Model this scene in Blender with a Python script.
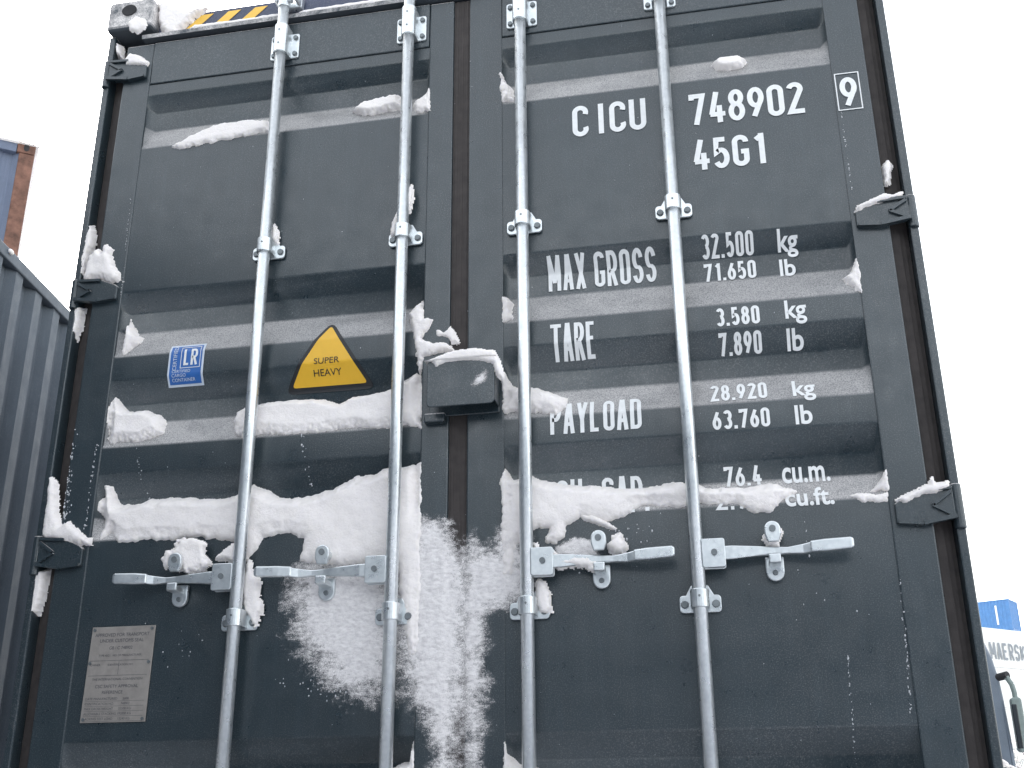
import bpy, bmesh, math, random
import numpy as np
from mathutils import Vector, Matrix
random.seed(4)
for o in list(bpy.data.objects): bpy.data.objects.remove(o)
scene = bpy.context.scene
COL = scene.collection
R = math.radians

# ------------------------------------------------------------------ camera
cam = bpy.data.objects.new('camera', bpy.data.cameras.new('camera'))
COL.objects.link(cam); scene.camera = cam
cam.data.sensor_width = 36; cam.data.lens = 39.1
cam.data.clip_start = 0.05; cam.data.clip_end = 2000
M3 = Matrix(((0.98113836, 0.07642273, 0.17755866),
             (0.19315148, -0.350765, -0.91632768),
             (-0.0077469, 0.93333996, -0.35891017)))
cam.matrix_world = Matrix.Translation((0.6604, -2.7286, 0)) @ M3.to_4x4()
GROUND = -1.62      # eye height above the snow; heights are measured from the eye

# ------------------------------------------------------------------ sky, sun, exposure
world = bpy.data.worlds.new('World'); scene.world = world; world.use_nodes = True
wn = world.node_tree; bg = wn.nodes['Background']
sky = wn.nodes.new('ShaderNodeTexSky'); sky.sky_type = 'NISHITA'; sky.sun_disc = False
sky.sun_elevation = R(38); sky.sun_rotation = R(-35); sky.dust_density = 2.5; sky.air_density = 1.6
sky.ozone_density = 1.0
hs = wn.nodes.new('ShaderNodeHueSaturation'); hs.inputs['Saturation'].default_value = 0.24
wn.links.new(sky.outputs[0], hs.inputs['Color']); wn.links.new(hs.outputs[0], bg.inputs[0])
bg.inputs[1].default_value = 0.15
sl = bpy.data.lights.new('sun', 'SUN'); sl.energy = 0.6; sl.angle = R(25); sl.color = (1, .96, .9)
sun = bpy.data.objects.new('sun', sl); COL.objects.link(sun)
sun.rotation_euler = (R(52), 0, R(180+35))   # light comes from behind the container, so its doors are in soft shade
vs = scene.view_settings; vs.view_transform = 'Standard'; vs.look = 'None'; vs.gamma = 1
vs.use_curve_mapping = False; vs.exposure = 1.9

# ------------------------------------------------------------------ helpers
def tag(o, label=None, cat=None, group=None, kind=None):
    if label: o['label'] = label
    if cat: o['category'] = cat
    if group: o['group'] = group
    if kind: o['kind'] = kind
    return o

def empty(name, loc=(0, 0, 0), rz=0, parent=None):
    o = bpy.data.objects.new(name, None); COL.objects.link(o); o.location = loc
    o.rotation_euler = (0, 0, rz); o.empty_display_size = .1; o.parent = parent
    return o

def mk(name, bm, mat, parent=None, smooth=False, bevel=0, seg=2, recalc=True):
    if recalc: bmesh.ops.recalc_face_normals(bm, faces=bm.faces)
    me = bpy.data.meshes.new(name); bm.to_mesh(me); bm.free()
    if smooth:
        for p in me.polygons: p.use_smooth = True
    o = bpy.data.objects.new(name, me); COL.objects.link(o); o.parent = parent
    me.materials.append(mat)
    if bevel:
        m = o.modifiers.new('bevel', 'BEVEL'); m.width = bevel; m.segments = seg
        m.limit_method = 'ANGLE'; m.angle_limit = R(35); m.harden_normals = False
    return o

def box(bm, x0, x1, y0, y1, z0, z1, mx=None):
    v = [bm.verts.new((x, y, z)) for x in (x0, x1) for y in (y0, y1) for z in (z0, z1)]
    for f in ((0, 1, 3, 2), (4, 6, 7, 5), (0, 4, 5, 1), (2, 3, 7, 6), (0, 2, 6, 4), (1, 5, 7, 3)):
        bm.faces.new([v[i] for i in f])
    if mx is not None:
        for q in v: q.co = mx @ q.co
    return v

def prism(bm, pts, a0, a1, axis='Y'):
    """extrude a polygon (u,v) along an axis"""
    def P(u, v, a):
        return (u, a, v) if axis == 'Y' else ((a, u, v) if axis == 'X' else (u, v, a))
    A = [bm.verts.new(P(u, v, a0)) for u, v in pts]; B = [bm.verts.new(P(u, v, a1)) for u, v in pts]
    n = len(pts)
    for i in range(n):
        bm.faces.new((A[i], A[(i+1) % n], B[(i+1) % n], B[i]))
    bm.faces.new(A[::-1]); bm.faces.new(B)

def cyl(bm, p, q, r, r2=None, n=20, caps=True):
    p, q = Vector(p), Vector(q); r2 = r if r2 is None else r2
    d = (q-p).normalized(); a = d.orthogonal().normalized(); b = d.cross(a)
    A = [bm.verts.new(p+(a*math.cos(t)+b*math.sin(t))*r) for t in (2*math.pi*i/n for i in range(n))]
    B = [bm.verts.new(q+(a*math.cos(t)+b*math.sin(t))*r2) for t in (2*math.pi*i/n for i in range(n))]
    for i in range(n): bm.faces.new((A[i], A[(i+1) % n], B[(i+1) % n], B[i]))
    if caps: bm.faces.new(A[::-1]); bm.faces.new(B)

def rounded(x0, x1, z0, z1, r, n=5):
    out = []
    for cx, cz, a in ((x1-r, z0+r, -90), (x1-r, z1-r, 0), (x0+r, z1-r, 90), (x0+r, z0+r, 180)):
        for i in range(n+1):
            t = R(a+90*i/n); out.append((cx+r*math.cos(t), cz+r*math.sin(t)))
    return out

# smooth value noise on numpy arrays
_rng = np.random.RandomState(7); _tab = _rng.rand(256, 256)
def vnoise(x, y):
    xi = np.floor(x).astype(int); yi = np.floor(y).astype(int); fx = x-xi; fy = y-yi
    fx = fx*fx*(3-2*fx); fy = fy*fy*(3-2*fy)
    a = _tab[xi % 256, yi % 256]; b = _tab[(xi+1) % 256, yi % 256]
    c = _tab[xi % 256, (yi+1) % 256]; d = _tab[(xi+1) % 256, (yi+1) % 256]
    return (a*(1-fx)+b*fx)*(1-fy)+(c*(1-fx)+d*fx)*fy
def fbm(x, y, o=4):
    s = 0; a = .5; t = 0
    for i in range(o):
        s = s+a*vnoise(x*2**i+17.3*i, y*2**i+5.1*i); t += a; a *= .55
    return s/t

# ------------------------------------------------------------------ materials
def new_mat(name):
    m = bpy.data.materials.new(name); m.use_nodes = True
    nt = m.node_tree; return m, nt, nt.nodes['Principled BSDF']
def N(nt, t, **k):
    n = nt.nodes.new(t)
    for a, b in k.items(): setattr(n, a, b)
    return n
def noise(nt, scale, detail=4, rough=.55, dist=0, vec=None, coord='Object', stretch=None):
    tc = N(nt, 'ShaderNodeTexCoord'); nz = N(nt, 'ShaderNodeTexNoise')
    nz.inputs['Scale'].default_value = scale; nz.inputs['Detail'].default_value = detail
    nz.inputs['Roughness'].default_value = rough; nz.inputs['Distortion'].default_value = dist
    if stretch:
        mp = N(nt, 'ShaderNodeMapping'); mp.inputs['Scale'].default_value = stretch
        nt.links.new(tc.outputs[coord], mp.inputs[0]); nt.links.new(mp.outputs[0], nz.inputs['Vector'])
    else: nt.links.new(tc.outputs[coord], nz.inputs['Vector'])
    return nz.outputs['Fac']
def ramp(nt, src, stops):
    r = N(nt, 'ShaderNodeValToRGB'); nt.links.new(src, r.inputs[0]); e = r.color_ramp.elements
    while len(e) < len(stops): e.new(.5)
    for q, (p, c) in zip(e, stops):
        q.position = p; q.color = (c, c, c, 1) if not isinstance(c, tuple) else (*c, 1)
    return r.outputs[0]
def mix(nt, fac, a, b, blend='MIX'):
    m = N(nt, 'ShaderNodeMix', data_type='RGBA', blend_type=blend)
    for s, v in ((0, fac), (6, a), (7, b)):
        if hasattr(v, 'links') or hasattr(v, 'is_output'): nt.links.new(v, m.inputs[s])
        else: m.inputs[s].default_value = v if s == 0 else (*v, 1)
    return m.outputs[2]
def math_(nt, op, a, b=None):
    m = N(nt, 'ShaderNodeMath', operation=op)
    for i, v in enumerate((a, b)):
        if v is None: continue
        if isinstance(v, (int, float)): m.inputs[i].default_value = v
        else: nt.links.new(v, m.inputs[i])
    return m.outputs[0]
def bump(nt, bsdf, src, strength=.2, dist=.002):
    b = N(nt, 'ShaderNodeBump'); b.inputs['Strength'].default_value = strength; b.inputs['Distance'].default_value = dist
    nt.links.new(src, b.inputs['Height']); nt.links.new(b.outputs[0], bsdf.inputs['Normal'])

SNOWC = (.94, .89, .865)
def paint(name, col, rough=.42, dust=0.0, var=.12, streak=True, metal=0, spec=.5):
    # spec: how glossy the clear coat still is
    """weathered paint; dust = dry snow caught on every face that looks upward"""
    m, nt, b = new_mat(name)
    lo = tuple(c*(1-var) for c in col); hi = tuple(c*(1+var) for c in col)
    c = mix(nt, ramp(nt, noise(nt, 3.2, 6, .65), [(.3, 0.), (.7, 1.)]), lo, hi)
    if streak:   # faint vertical dried runs
        st = ramp(nt, noise(nt, 9, 5, .6, stretch=(6, 6, .35)), [(.5, 0.), (.8, .22)])
        c = mix(nt, st, c, tuple(min(1, v*1.9+.02) for v in col))
    # frozen grit specks
    sp = ramp(nt, noise(nt, 330, 2, .6), [(.50, 0.), (.80, .16)])
    sp = math_(nt, 'MULTIPLY', sp, ramp(nt, noise(nt, 2.2, 5, .7), [(.35, .35), (.65, 1.)]))
    c = mix(nt, sp, c, SNOWC)
    if dust:
        g = N(nt, 'ShaderNodeNewGeometry'); sx = N(nt, 'ShaderNodeSeparateXYZ')
        nt.links.new(g.outputs['Normal'], sx.inputs[0])
        up = ramp(nt, sx.outputs['Z'], [(.06, 0.), (.40, 1.)])
        fine = ramp(nt, noise(nt, 340, 3, .7), [(.36, .30), (.62, 1.)])
        big = ramp(nt, noise(nt, 9, 6, .6, stretch=(1, 1, 2)), [(.32, .66), (.56, .95)])
        f = math_(nt, 'MULTIPLY', up, math_(nt, 'MULTIPLY', fine, big))
        f = math_(nt, 'MULTIPLY', f, dust)
        c = mix(nt, f, c, SNOWC)
    nt.links.new(c, b.inputs['Base Color'])
    r = ramp(nt, noise(nt, 14, 5, .6), [(.3, max(0, rough-.08)), (.7, rough+.10)])
    nt.links.new(r, b.inputs['Roughness']); b.inputs['Metallic'].default_value = metal
    b.inputs['Specular IOR Level'].default_value = spec
    bump(nt, b, noise(nt, 110, 1, .4), .10, .0012)
    return m
def plain(name, col, rough=.6, var=.15, scale=20, metal=0, bstr=.15, bscale=120, bdist=.001):
    m, nt, b = new_mat(name)
    c = mix(nt, ramp(nt, noise(nt, scale, 5, .6), [(.3, 0.), (.7, 1.)]), tuple(v*(1-var) for v in col), tuple(min(1, v*(1+var)) for v in col))
    nt.links.new(c, b.inputs['Base Color']); b.inputs['Roughness'].default_value = rough
    b.inputs['Metallic'].default_value = metal
    bump(nt, b, noise(nt, bscale, 4, .6), bstr, bdist)
    return m
def snow_mat(name, grain=180, bstr=.5, dist=.004, col=SNOWC):
    m, nt, b = new_mat(name)
    c = mix(nt, ramp(nt, noise(nt, 60, 4, .7), [(.3, 0.), (.7, 1.)]), tuple(v*.93 for v in col), col)
    nt.links.new(c, b.inputs['Base Color']); b.inputs['Roughness'].default_value = .85
    b.inputs['Specular IOR Level'].default_value = .2
    b.inputs['Subsurface Weight'].default_value = .25; b.inputs['Subsurface Radius'].default_value = (.02, .02, .025)
    b.inputs['Subsurface Scale'].default_value = .3
    bump(nt, b, noise(nt, grain, 5, .7), bstr, dist)
    return m

def frosted(name, amt=(.34, .62)):
    m, nt, b = new_mat(name)
    f = ramp(nt, noise(nt, 22, 6, .7, dist=.4), [(amt[0], 0.), (amt[1], .85)])
    f = math_(nt, 'MULTIPLY', f, ramp(nt, noise(nt, 260, 2, .6), [(.35, .45), (.6, 1.)]))
    g = N(nt, 'ShaderNodeNewGeometry'); sx = N(nt, 'ShaderNodeSeparateXYZ'); nt.links.new(g.outputs['Normal'], sx.inputs[0])
    f = math_(nt, 'MULTIPLY', f, ramp(nt, math_(nt, 'ADD', sx.outputs['Z'], .5), [(.05, .0), (.45, 1.)]))   # no frost settles on undersides
    nt.links.new(mix(nt, f, (.06, .072, .085), SNOWC), b.inputs['Base Color']); b.inputs['Roughness'].default_value = .6
    bump(nt, b, noise(nt, 150, 4, .7), .4, .002)
    return m
PAINT = (.013, .026, .034)
MAT = dict(
    paint=paint('grey_container_paint', PAINT, .33, dust=.80, spec=.85),
    side=paint('grey_container_side_paint', (.045, .058, .068), .6, dust=.1, spec=.2),
    paint2=paint('grey_neighbour_paint', (.095, .115, .140), .6, dust=.05, spec=.25),
    casting=paint('frosted_casting_paint', (.07, .08, .09), .5, dust=.6),
    frosted=frosted('frosted_casting_paint'),
    header=paint('blue_header_paint', (.028, .040, .085), .4, dust=.2),
    yellow=plain('yellow_paint', (.86, .52, .08), .45, .06),
    sticker=plain('yellow_vinyl', (.82, .47, .035), .35, .04, bstr=.05),
    black=plain('black_vinyl', (.02, .02, .022), .45, .2),
    white=plain('white_lettering_paint', (.80, .81, .81), .45, .06, scale=60, bstr=.1),
    blue=plain('blue_vinyl', (.035, .14, .43), .35, .08, bstr=.05),
    pale=plain('pale_vinyl', (.62, .68, .76), .4, .06),
    rubber=plain('brown_rubber_seal', (.042, .035, .033), .75, .3, scale=30, bstr=.3),
    dark=plain('dark_rubber', (.022, .022, .024), .8, .3),
    plate=plain('dull_metal_plate', (.33, .305, .28), .5, .12, scale=40, metal=.25),
    engrave=plain('engraved_ink', (.10, .10, .11), .6, .1),
    rust=plain('rusty_brown_paint', (.17, .085, .06), .8, .55, scale=9, bstr=.4),
    farblue=paint('hazy_blue_paint', (.06, .19, .42), .45, dust=.3),  # paleness of distant haze is put into this blue
    paleblue=paint('pale_blue_paint', (.13, .16, .23), .6, dust=.1, spec=.3),
    farwhite=paint('white_reefer_paint', (.72, .72, .69), .5, dust=.2, streak=False),
    logogrey=plain('grey_blue_letter_paint', (.22, .24, .26), .6, .1),
    wood=plain('dark_wood_floor', (.08, .05, .03), .8, .3),
    steel=plain('dark_chassis_steel', (.03, .03, .035), .6, .3),
    lamp=plain('red_lamp_lens', (.35, .02, .02), .3, .1),
    glass=plain('dark_glass', (.02, .025, .03), .12, .1, bstr=0),
    bark=plain('dark_twig_bark', (.05, .04, .035), .9, .4),
    truck=paint('grey_truck_paint', (.10, .13, .17), .4, dust=.3, streak=False),
    palegreen=plain('pale_green_plastic', (.17, .21, .20), .5, .15),
    snow=snow_mat('packed_snow'), frost=snow_mat('powder_frost', 320, .8, .004, (.68, .69, .73)),
    ground=snow_mat('trodden_snow', 3, .6, .05, (.50, .51, .54)),
)
def powder():
    """dry powder snow blown onto the metal: solid in the middle of a patch, grain by grain at its edge"""
    m, nt, b = new_mat('powder_snow')
    at = N(nt, 'ShaderNodeAttribute', attribute_name='cover')
    g1 = noise(nt, 420, 2, .6); g2 = noise(nt, 60, 4, .7, stretch=(1, 1, 1.8))
    gr = math_(nt, 'ADD', math_(nt, 'MULTIPLY', g1, 1.3), math_(nt, 'MULTIPLY', g2, 1.1))   # mean 1.2
    f = math_(nt, 'ADD', math_(nt, 'MULTIPLY', at.outputs['Fac'], 1.75), math_(nt, 'SUBTRACT', gr, 1.72))
    f = ramp(nt, f, [(.0, 0.), (.75, 1.)])
    nt.links.new(mix(nt, ramp(nt, g2, [(.35, 0.), (.6, 1.)]), (.72, .69, .69), (.90, .87, .86)), b.inputs['Base Color'])
    b.inputs['Roughness'].default_value = .9; b.inputs['Specular IOR Level'].default_value = .1
    nt.links.new(f, b.inputs['Alpha'])
    bump(nt, b, math_(nt, 'ADD', g1, noise(nt, 24, 5, .75, stretch=(1, 1, 1.6))), .5, .005)
    return m
def galv():
    m, nt, b = new_mat('galvanised_steel')
    v = N(nt, 'ShaderNodeTexVoronoi'); v.inputs['Scale'].default_value = 90
    tc = N(nt, 'ShaderNodeTexCoord'); nt.links.new(tc.outputs['Object'], v.inputs['Vector'])
    c = mix(nt, ramp(nt, v.outputs['Distance'], [(.1, 0.), (.7, .5)]), (.74, .77, .78), (.58, .62, .64))
    c = mix(nt, ramp(nt, noise(nt, 25, 5, .65), [(.45, 0.), (.7, .55)]), c, (.83, .86, .87))
    nt.links.new(c, b.inputs['Base Color']); b.inputs['Metallic'].default_value = .85
    nt.links.new(ramp(nt, noise(nt, 40, 4, .6), [(.3, .24), (.7, .42)]), b.inputs['Roughness'])
    bump(nt, b, noise(nt, 130, 1, .4), .10, .001)
    return m
MAT['galv'] = galv(); MAT['powder'] = powder()
MAT['bolt'] = plain('grey_bolt_steel', (.20, .22, .23), .5, .2, metal=.6)

# ------------------------------------------------------------------ setting: ground and yard
def ground():
    bm = bmesh.new(); n = 60; V = {}
    for i in range(n+1):
        for j in range(n+1):
            u = (i/n*2-1); w = (j/n*2-1)
            x = 600*u*abs(u)**1.2; y = 600*w*abs(w)**1.2
            z = GROUND+.05*(float(vnoise(np.array(x*.6), np.array(y*.6)))-.5)
            V[i, j] = bm.verts.new((x, y, z))
    for i in range(n):
        for j in range(n): bm.faces.new((V[i, j], V[i+1, j], V[i+1, j+1], V[i, j+1]))
    o = mk('snow_ground', bm, MAT['ground'], smooth=True); tag(o, kind='structure')
ground()

# ------------------------------------------------------------------ generic freight container
W2 = 1.219
def corrugated(bm, L, z0, z1, pitch=.278, d=.036, x=0., y0=0., flip=1):
    """vertical corrugation running along y, outside surface at x, dips inward by d*flip"""
    n = max(1, int(round(L/pitch))); p = L/n; pts = []
    for i in range(n):
        b = y0+i*p
        pts += [(b, 0), (b+p*.34, 0), (b+p*.52, d), (b+p*.80, d)]
    pts.append((y0+L, 0))
    A = [bm.verts.new((x-flip*q, y, z0)) for y, q in pts]; B = [bm.verts.new((x-flip*q, y, z1)) for y, q in pts]
    for i in range(len(pts)-1): bm.faces.new((A[i], A[i+1], B[i+1], B[i]))

def casting_bm(bm, sx, y0, z0, s=1, front=True):
    """block with an oval hole recess on the end face"""
    x0, x1 = (sx*W2-.162, sx*W2) if sx > 0 else (sx*W2, sx*W2+.162)
    box(bm, x0, x1, y0, y0+.178, z0, z0+.118)

def make_container(name, label, mat, L, H, loc, rz, group=None, doors=False, post=None, cast=None, pitch=.278, rail=.10, kind_cat='shipping container'):
    root = empty(name, loc, rz); tag(root, label, kind_cat, group)
    post = post or mat; cast = cast or mat
    for sx in (-1, 1):
        bm = bmesh.new(); corrugated(bm, L-.30, .16, H-rail+.01, pitch, x=sx*(W2-.012), y0=.15, flip=sx)
        mk('side_wall', bm, mat, root)
        for z0, z1, w in ((H-rail, H-.004, .06), (.0, .16, .05)):
            bm = bmesh.new(); xs = sorted((sx*W2, sx*(W2-w))); box(bm, xs[0], xs[1], .165, L-.165, z0+.004, z1)
            mk('side_rail', bm, mat, root, bevel=.006)
        for y0 in (0, L-.15):
            bm = bmesh.new(); xs = sorted((sx*(W2-.002), sx*(W2-.14))); box(bm, xs[0], xs[1], y0+.003, y0+.147, .118, H-.118)
            mk('corner_post', bm, post, root, bevel=.012)
        for y0 in (-.004, L-.174):
            for z0 in (0, H-.118):
                bm = bmesh.new(); casting_bm(bm, sx, y0, z0)
                o = mk('corner_casting', bm, cast, root, bevel=.01)
                bm = bmesh.new(); xc = sx*(W2-.081)
                ring = [(xc+.026*math.cos(t), z0+.059+.04*math.sin(t)) for t in (2*math.pi*i/16 for i in range(16))]
                yy = (-.006, -.0045) if y0 < 1 else (L+.0045, L+.006)
                prism(bm, ring, yy[0], yy[1]); mk('casting_hole', bm, MAT['dark'], o)
    for y, s in ((.03, 1), (L-.03, -1)):
        bm = bmesh.new(); pts = []; n = 8; p = (2*W2-.28)/n
        for i in range(n): pts += [(i*p, 0), (i*p+p*.3, 0), (i*p+p*.5, .04), (i*p+p*.8, .04)]
        pts.append((n*p, 0))
        A = [bm.verts.new((-W2+.14+u, y+s*q, .12)) for u, q in pts]; B = [bm.verts.new((-W2+.14+u, y+s*q, H-.11)) for u, q in pts]
        for i in range(len(pts)-1): bm.faces.new((A[i], A[i+1], B[i+1], B[i]))
        mk('end_wall', bm, mat, root)
        for z0, z1 in ((.004, .12), (H-.12, H-.004)):
            bm = bmesh.new(); ys = sorted((y-s*.026, y+s*.08)); box(bm, -W2+.165, W2-.165, ys[0], ys[1], z0, z1)
            mk('end_rail', bm, mat, root, bevel=.006)
    bm = bmesh.new(); box(bm, -W2+.02, W2-.02, .03, L-.03, H-.03, H-.012); mk('roof', bm, mat, root)
    bm = bmesh.new(); box(bm, -W2+.06, W2-.06, .05, L-.05, .12, .15); mk('floor', bm, MAT['wood'], root)
    return root

def place(o, parent): o.parent = parent
def snow_cap(label, L, H, loc, rz, th=.07, over=.0, group=None):
    """lumpy slab of snow lying on a container roof"""
    bm = bmesh.new(); nx, ny = 14, max(10, int(L*5)); V = {}
    for i in range(nx+1):
        for j in range(ny+1):
            x = -W2-over+(2*W2+2*over)*i/nx; y = -over+(L+2*over)*j/ny
            e = min(1, min(i, nx-i, j, ny-j)/1.5)
            z = H-.028+(th*(.6+.8*float(fbm(np.array(x*3+5+L), np.array(y*3+rz*9)))))*e**.5
            V[i, j] = bm.verts.new((x, y, z))
    for i in range(nx):
        for j in range(ny): bm.faces.new((V[i, j], V[i+1, j], V[i+1, j+1], V[i, j+1]))
    ring = [V[i, 0] for i in range(nx+1)]+[V[nx, j] for j in range(1, ny+1)]+[V[i, ny] for i in range(nx-1, -1, -1)]+[V[0, j] for j in range(ny-1, 0, -1)]
    bm.faces.new(ring[::-1])
    o = mk('roof_snow', bm, MAT['snow'], smooth=True); o.location = loc; o.rotation_euler = (0, 0, rz)
    return tag(o, label, 'snow', group)

# ------------------------------------------------------------------ the dark grey container with its doors to us
TOP = 2.530; H0 = 2.896; ZB = TOP-H0; LEN = 12.19
cont = empty('shipping_container', (0, 0, ZB)); tag(cont, 'large dark grey container with closed doors and four galvanised locking bars, dusted with snow', 'shipping container')
def off(o):            # everything of this container is modelled in eye-level heights, then hung on its base point
    o.location.z -= ZB
    return o
PROF = [(2.159, 0), (2.113, .038), (2.045, .038), (1.960, 0), (1.458, 0), (1.402, .038), (1.335, .038), (1.248, 0),
        (1.176, 0), (1.110, .038), (1.050, .038), (.970, 0), (.894, 0), (.828, .038), (.770, .038), (.703, 0),
        (.175, 0), (.115, .038), (.052, .038), (-.035, 0)]
def fillet(P, r=.0045, n=2):
    out = []
    for i, (z, y) in enumerate(P):
        zp, yp = P[i-1] if i else (z+.05, y); zn, yn = P[i+1] if i < len(P)-1 else (z-.05, y)
        a = Vector((zp-z, yp-y)); b = Vector((zn-z, yn-y)); p = Vector((z, y))
        a = p+a.normalized()*min(r, a.length*.45); b = p+b.normalized()*min(r, b.length*.45)
        for k in range(n+1):
            t = k/n; q = (1-t)**2*a+2*t*(1-t)*p+t*t*b; out.append((q.x, q.y))
    return out
PROF = fillet(PROF)
_pz = np.array([p[0] for p in PROF][::-1]); _py = np.array([p[1] for p in PROF][::-1])
def prof(z): return np.interp(z, _pz, _py)

def conform(name, bm, mat, parent, eps, label=None):
    """cut a flat x-z mesh at every fold of the door sheet and press it onto the sheet"""
    for z, _ in PROF:
        bmesh.ops.bisect_plane(bm, geom=bm.verts[:]+bm.edges[:]+bm.faces[:], dist=1e-6, plane_co=(0, 0, z), plane_no=(0, 0, 1))
    for v in bm.verts: v.co.y = float(prof(v.co.z))-eps+v.co.y
    bmesh.ops.triangulate(bm, faces=bm.faces[:])
    for f in bm.faces:
        f.normal_update()
        if f.normal.y > 0: f.normal_flip()
    o = mk(name, bm, mat, parent, recalc=False)
    if label: o['label'] = label
    return o

# doors
XI, XC_L, XC_R = 1.052, .118, .110
doors = []
for side, xa, xb in ((-1, -XI, -XC_L), (1, XC_R, XI)):
    door = empty('tmp')
    bm = bmesh.new()
    # pressed sheet, folds fade out over the last 28 mm at each stile
    zs = sorted(set([p[0] for p in PROF]+[2.199, -.16])); xs = [xa-.002, xa+.016, xb-.016, xb+.002]
    V = {}
    for i, x in enumerate(xs):
        for j, z in enumerate(zs):
            k = 0 if i in (0, 3) else 1
            V[i, j] = bm.verts.new((x, float(prof(z))*k, z))
    for i in range(3):
        for j in range(len(zs)-1): bm.faces.new((V[i, j], V[i+1, j], V[i+1, j+1], V[i, j+1]))
    bpy.data.objects.remove(door)
    door = off(mk('door', bm, MAT['paint'], cont, smooth=True)); doors.append(door)
    # frame of the leaf
    so = side*1.148; si = side*XI
    bm = bmesh.new()
    a, b = sorted((so, si)); box(bm, a, b, -.003, .05, -.245, 2.362)
    mk('door_stile', bm, MAT['paint'], door, bevel=.004)
    bm = bmesh.new()
    c0, c1 = (-XC_L, -.041) if side < 0 else (.009, XC_R)
    box(bm, c0, c1, -.003, .05, -.245, 2.362); mk('door_stile', bm, MAT['paint'], door, bevel=.004)
    for z0, z1 in ((2.201, 2.362), (-.245, -.16)):
        bm = bmesh.new(); box(bm, xa+.001, xb-.001, -.0045, .05, z0, z1); mk('door_rail', bm, MAT['paint'], door, bevel=.003)
    # outer seal between the leaf and the post
    bm = bmesh.new(); a, b = sorted((side*1.149, side*1.196))
    for k, (u0, u1, y) in enumerate(((0, .5, .022), (.5, .78, .030), (.78, 1, .036))):
        box(bm, a+(b-a)*u0 if side > 0 else b-(b-a)*u1, a+(b-a)*u1 if side > 0 else b-(b-a)*u0, y, .06+.001*k, -.24, 2.36)
    mk('door_seal', bm, MAT['rubber'], door)
# centre seal with its ribs
bm = bmesh.new(); box(bm, -.0405, .0085, .004, .05, -.24, 2.36)
for x in (-.034, -.018, -.004): box(bm, x, x+.007, .0028, .0041, -.24, 2.36)
off(mk('centre_seal', bm, MAT['rubber'], cont))

# posts, header, sill, castings
for s in (-1, 1):
    bm = bmesh.new()
    a, b = sorted((s*W2, s*1.197)); box(bm, a, b, -.004, .20, ZB+.118, 2.411)          # outer flange
    a, b = sorted((s*1.197, s*1.10)); box(bm, a, b, .064, .20, ZB+.118, 2.411)         # inner channel
    off(mk('corner_post', bm, MAT['paint'], cont, bevel=.004))
    for z0, top in ((2.412, True), (ZB, False)):
        x0, x1 = sorted((s*W2, s*(W2-.162)))
        bm = bmesh.new(); box(bm, x0, x1, -.034, .144, z0, z0+.118)
        cs = off(mk('corner_casting', bm, MAT['frosted'], cont, bevel=.014, seg=3))
        bm = bmesh.new(); xc = s*(W2-.079); zc = z0+.072
        prism(bm, [(xc+.026*math.cos(t), zc+.021*math.sin(t)) for t in (2*math.pi*i/18 for i in range(18))], -.0375, -.0345)
        mk('casting_hole', bm, MAT['dark'], cs)
bm = bmesh.new()
prism(bm, [(.012, 2.400), (.020, 2.482), (.10, 2.500), (.14, 2.500), (.14, 2.376), (.02, 2.376)], -1.055, 1.055, 'X')
off(mk('header_beam', bm, MAT['header'], cont, bevel=.003))
bm = bmesh.new(); prism(bm, [(-.020, 2.372), (-.022, 2.386), (-.010, 2.391), (.0195, 2.3995), (.0195, 2.372)], -1.09, 1.09, 'X')
off(mk('header_gutter', bm, MAT['frosted'], cont))
bm = bmesh.new(); box(bm, -1.055, 1.055, -.01, .14, ZB, -.252); off(mk('door_sill', bm, MAT['paint'], cont, bevel=.006))
# hazard stripes on the header
for cx in (-.931, -.835, -.742, .742, .835, .931):
    sh = .052 if cx < 0 else -.052
    bm = bmesh.new(); pts = [(cx-.034, 2.406), (cx+.010, 2.406), (cx+.010+sh*1.1, 2.468), (cx-.034+sh*1.1, 2.468)]
    V = [bm.verts.new((x, .012+(z-2.40)*.0976-.0015, z)) for x, z in pts]; bm.faces.new(V)
    off(mk('hazard_stripe', bm, MAT['yellow'], cont))

# side walls, roof, floor, front end
for s in (-1, 1):
    bm = bmesh.new(); corrugated(bm, LEN-.45, ZB+.16, TOP-.09, x=s*(W2-.012), y0=.20, flip=s)
    off(mk('side_wall', bm, MAT['side'], cont))
    for z0, z1 in ((TOP-.10, TOP-.02), (ZB+.01, ZB+.16)):
        bm = bmesh.new(); a, b = sorted((s*(W2-.003), s*(W2-.06))); box(bm, a, b, .203, LEN-.18, z0, z1)
        off(mk('side_rail', bm, MAT['paint'], cont, bevel=.005))
bm = bmesh.new(); box(bm, -W2+.062, W2-.062, .145, LEN-.1, TOP-.06, TOP-.04); off(mk('roof', bm, MAT['paint'], cont))
bm = bmesh.new(); box(bm, -W2+.062, W2-.062, .145, LEN-.1, ZB+.12, ZB+.15); off(mk('floor', bm, MAT['wood'], cont))
bm = bmesh.new(); box(bm, -W2+.062, W2-.062, LEN-.09, LEN-.05, ZB+.01, TOP-.02); off(mk('front_wall', bm, MAT['paint'], cont))

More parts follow.
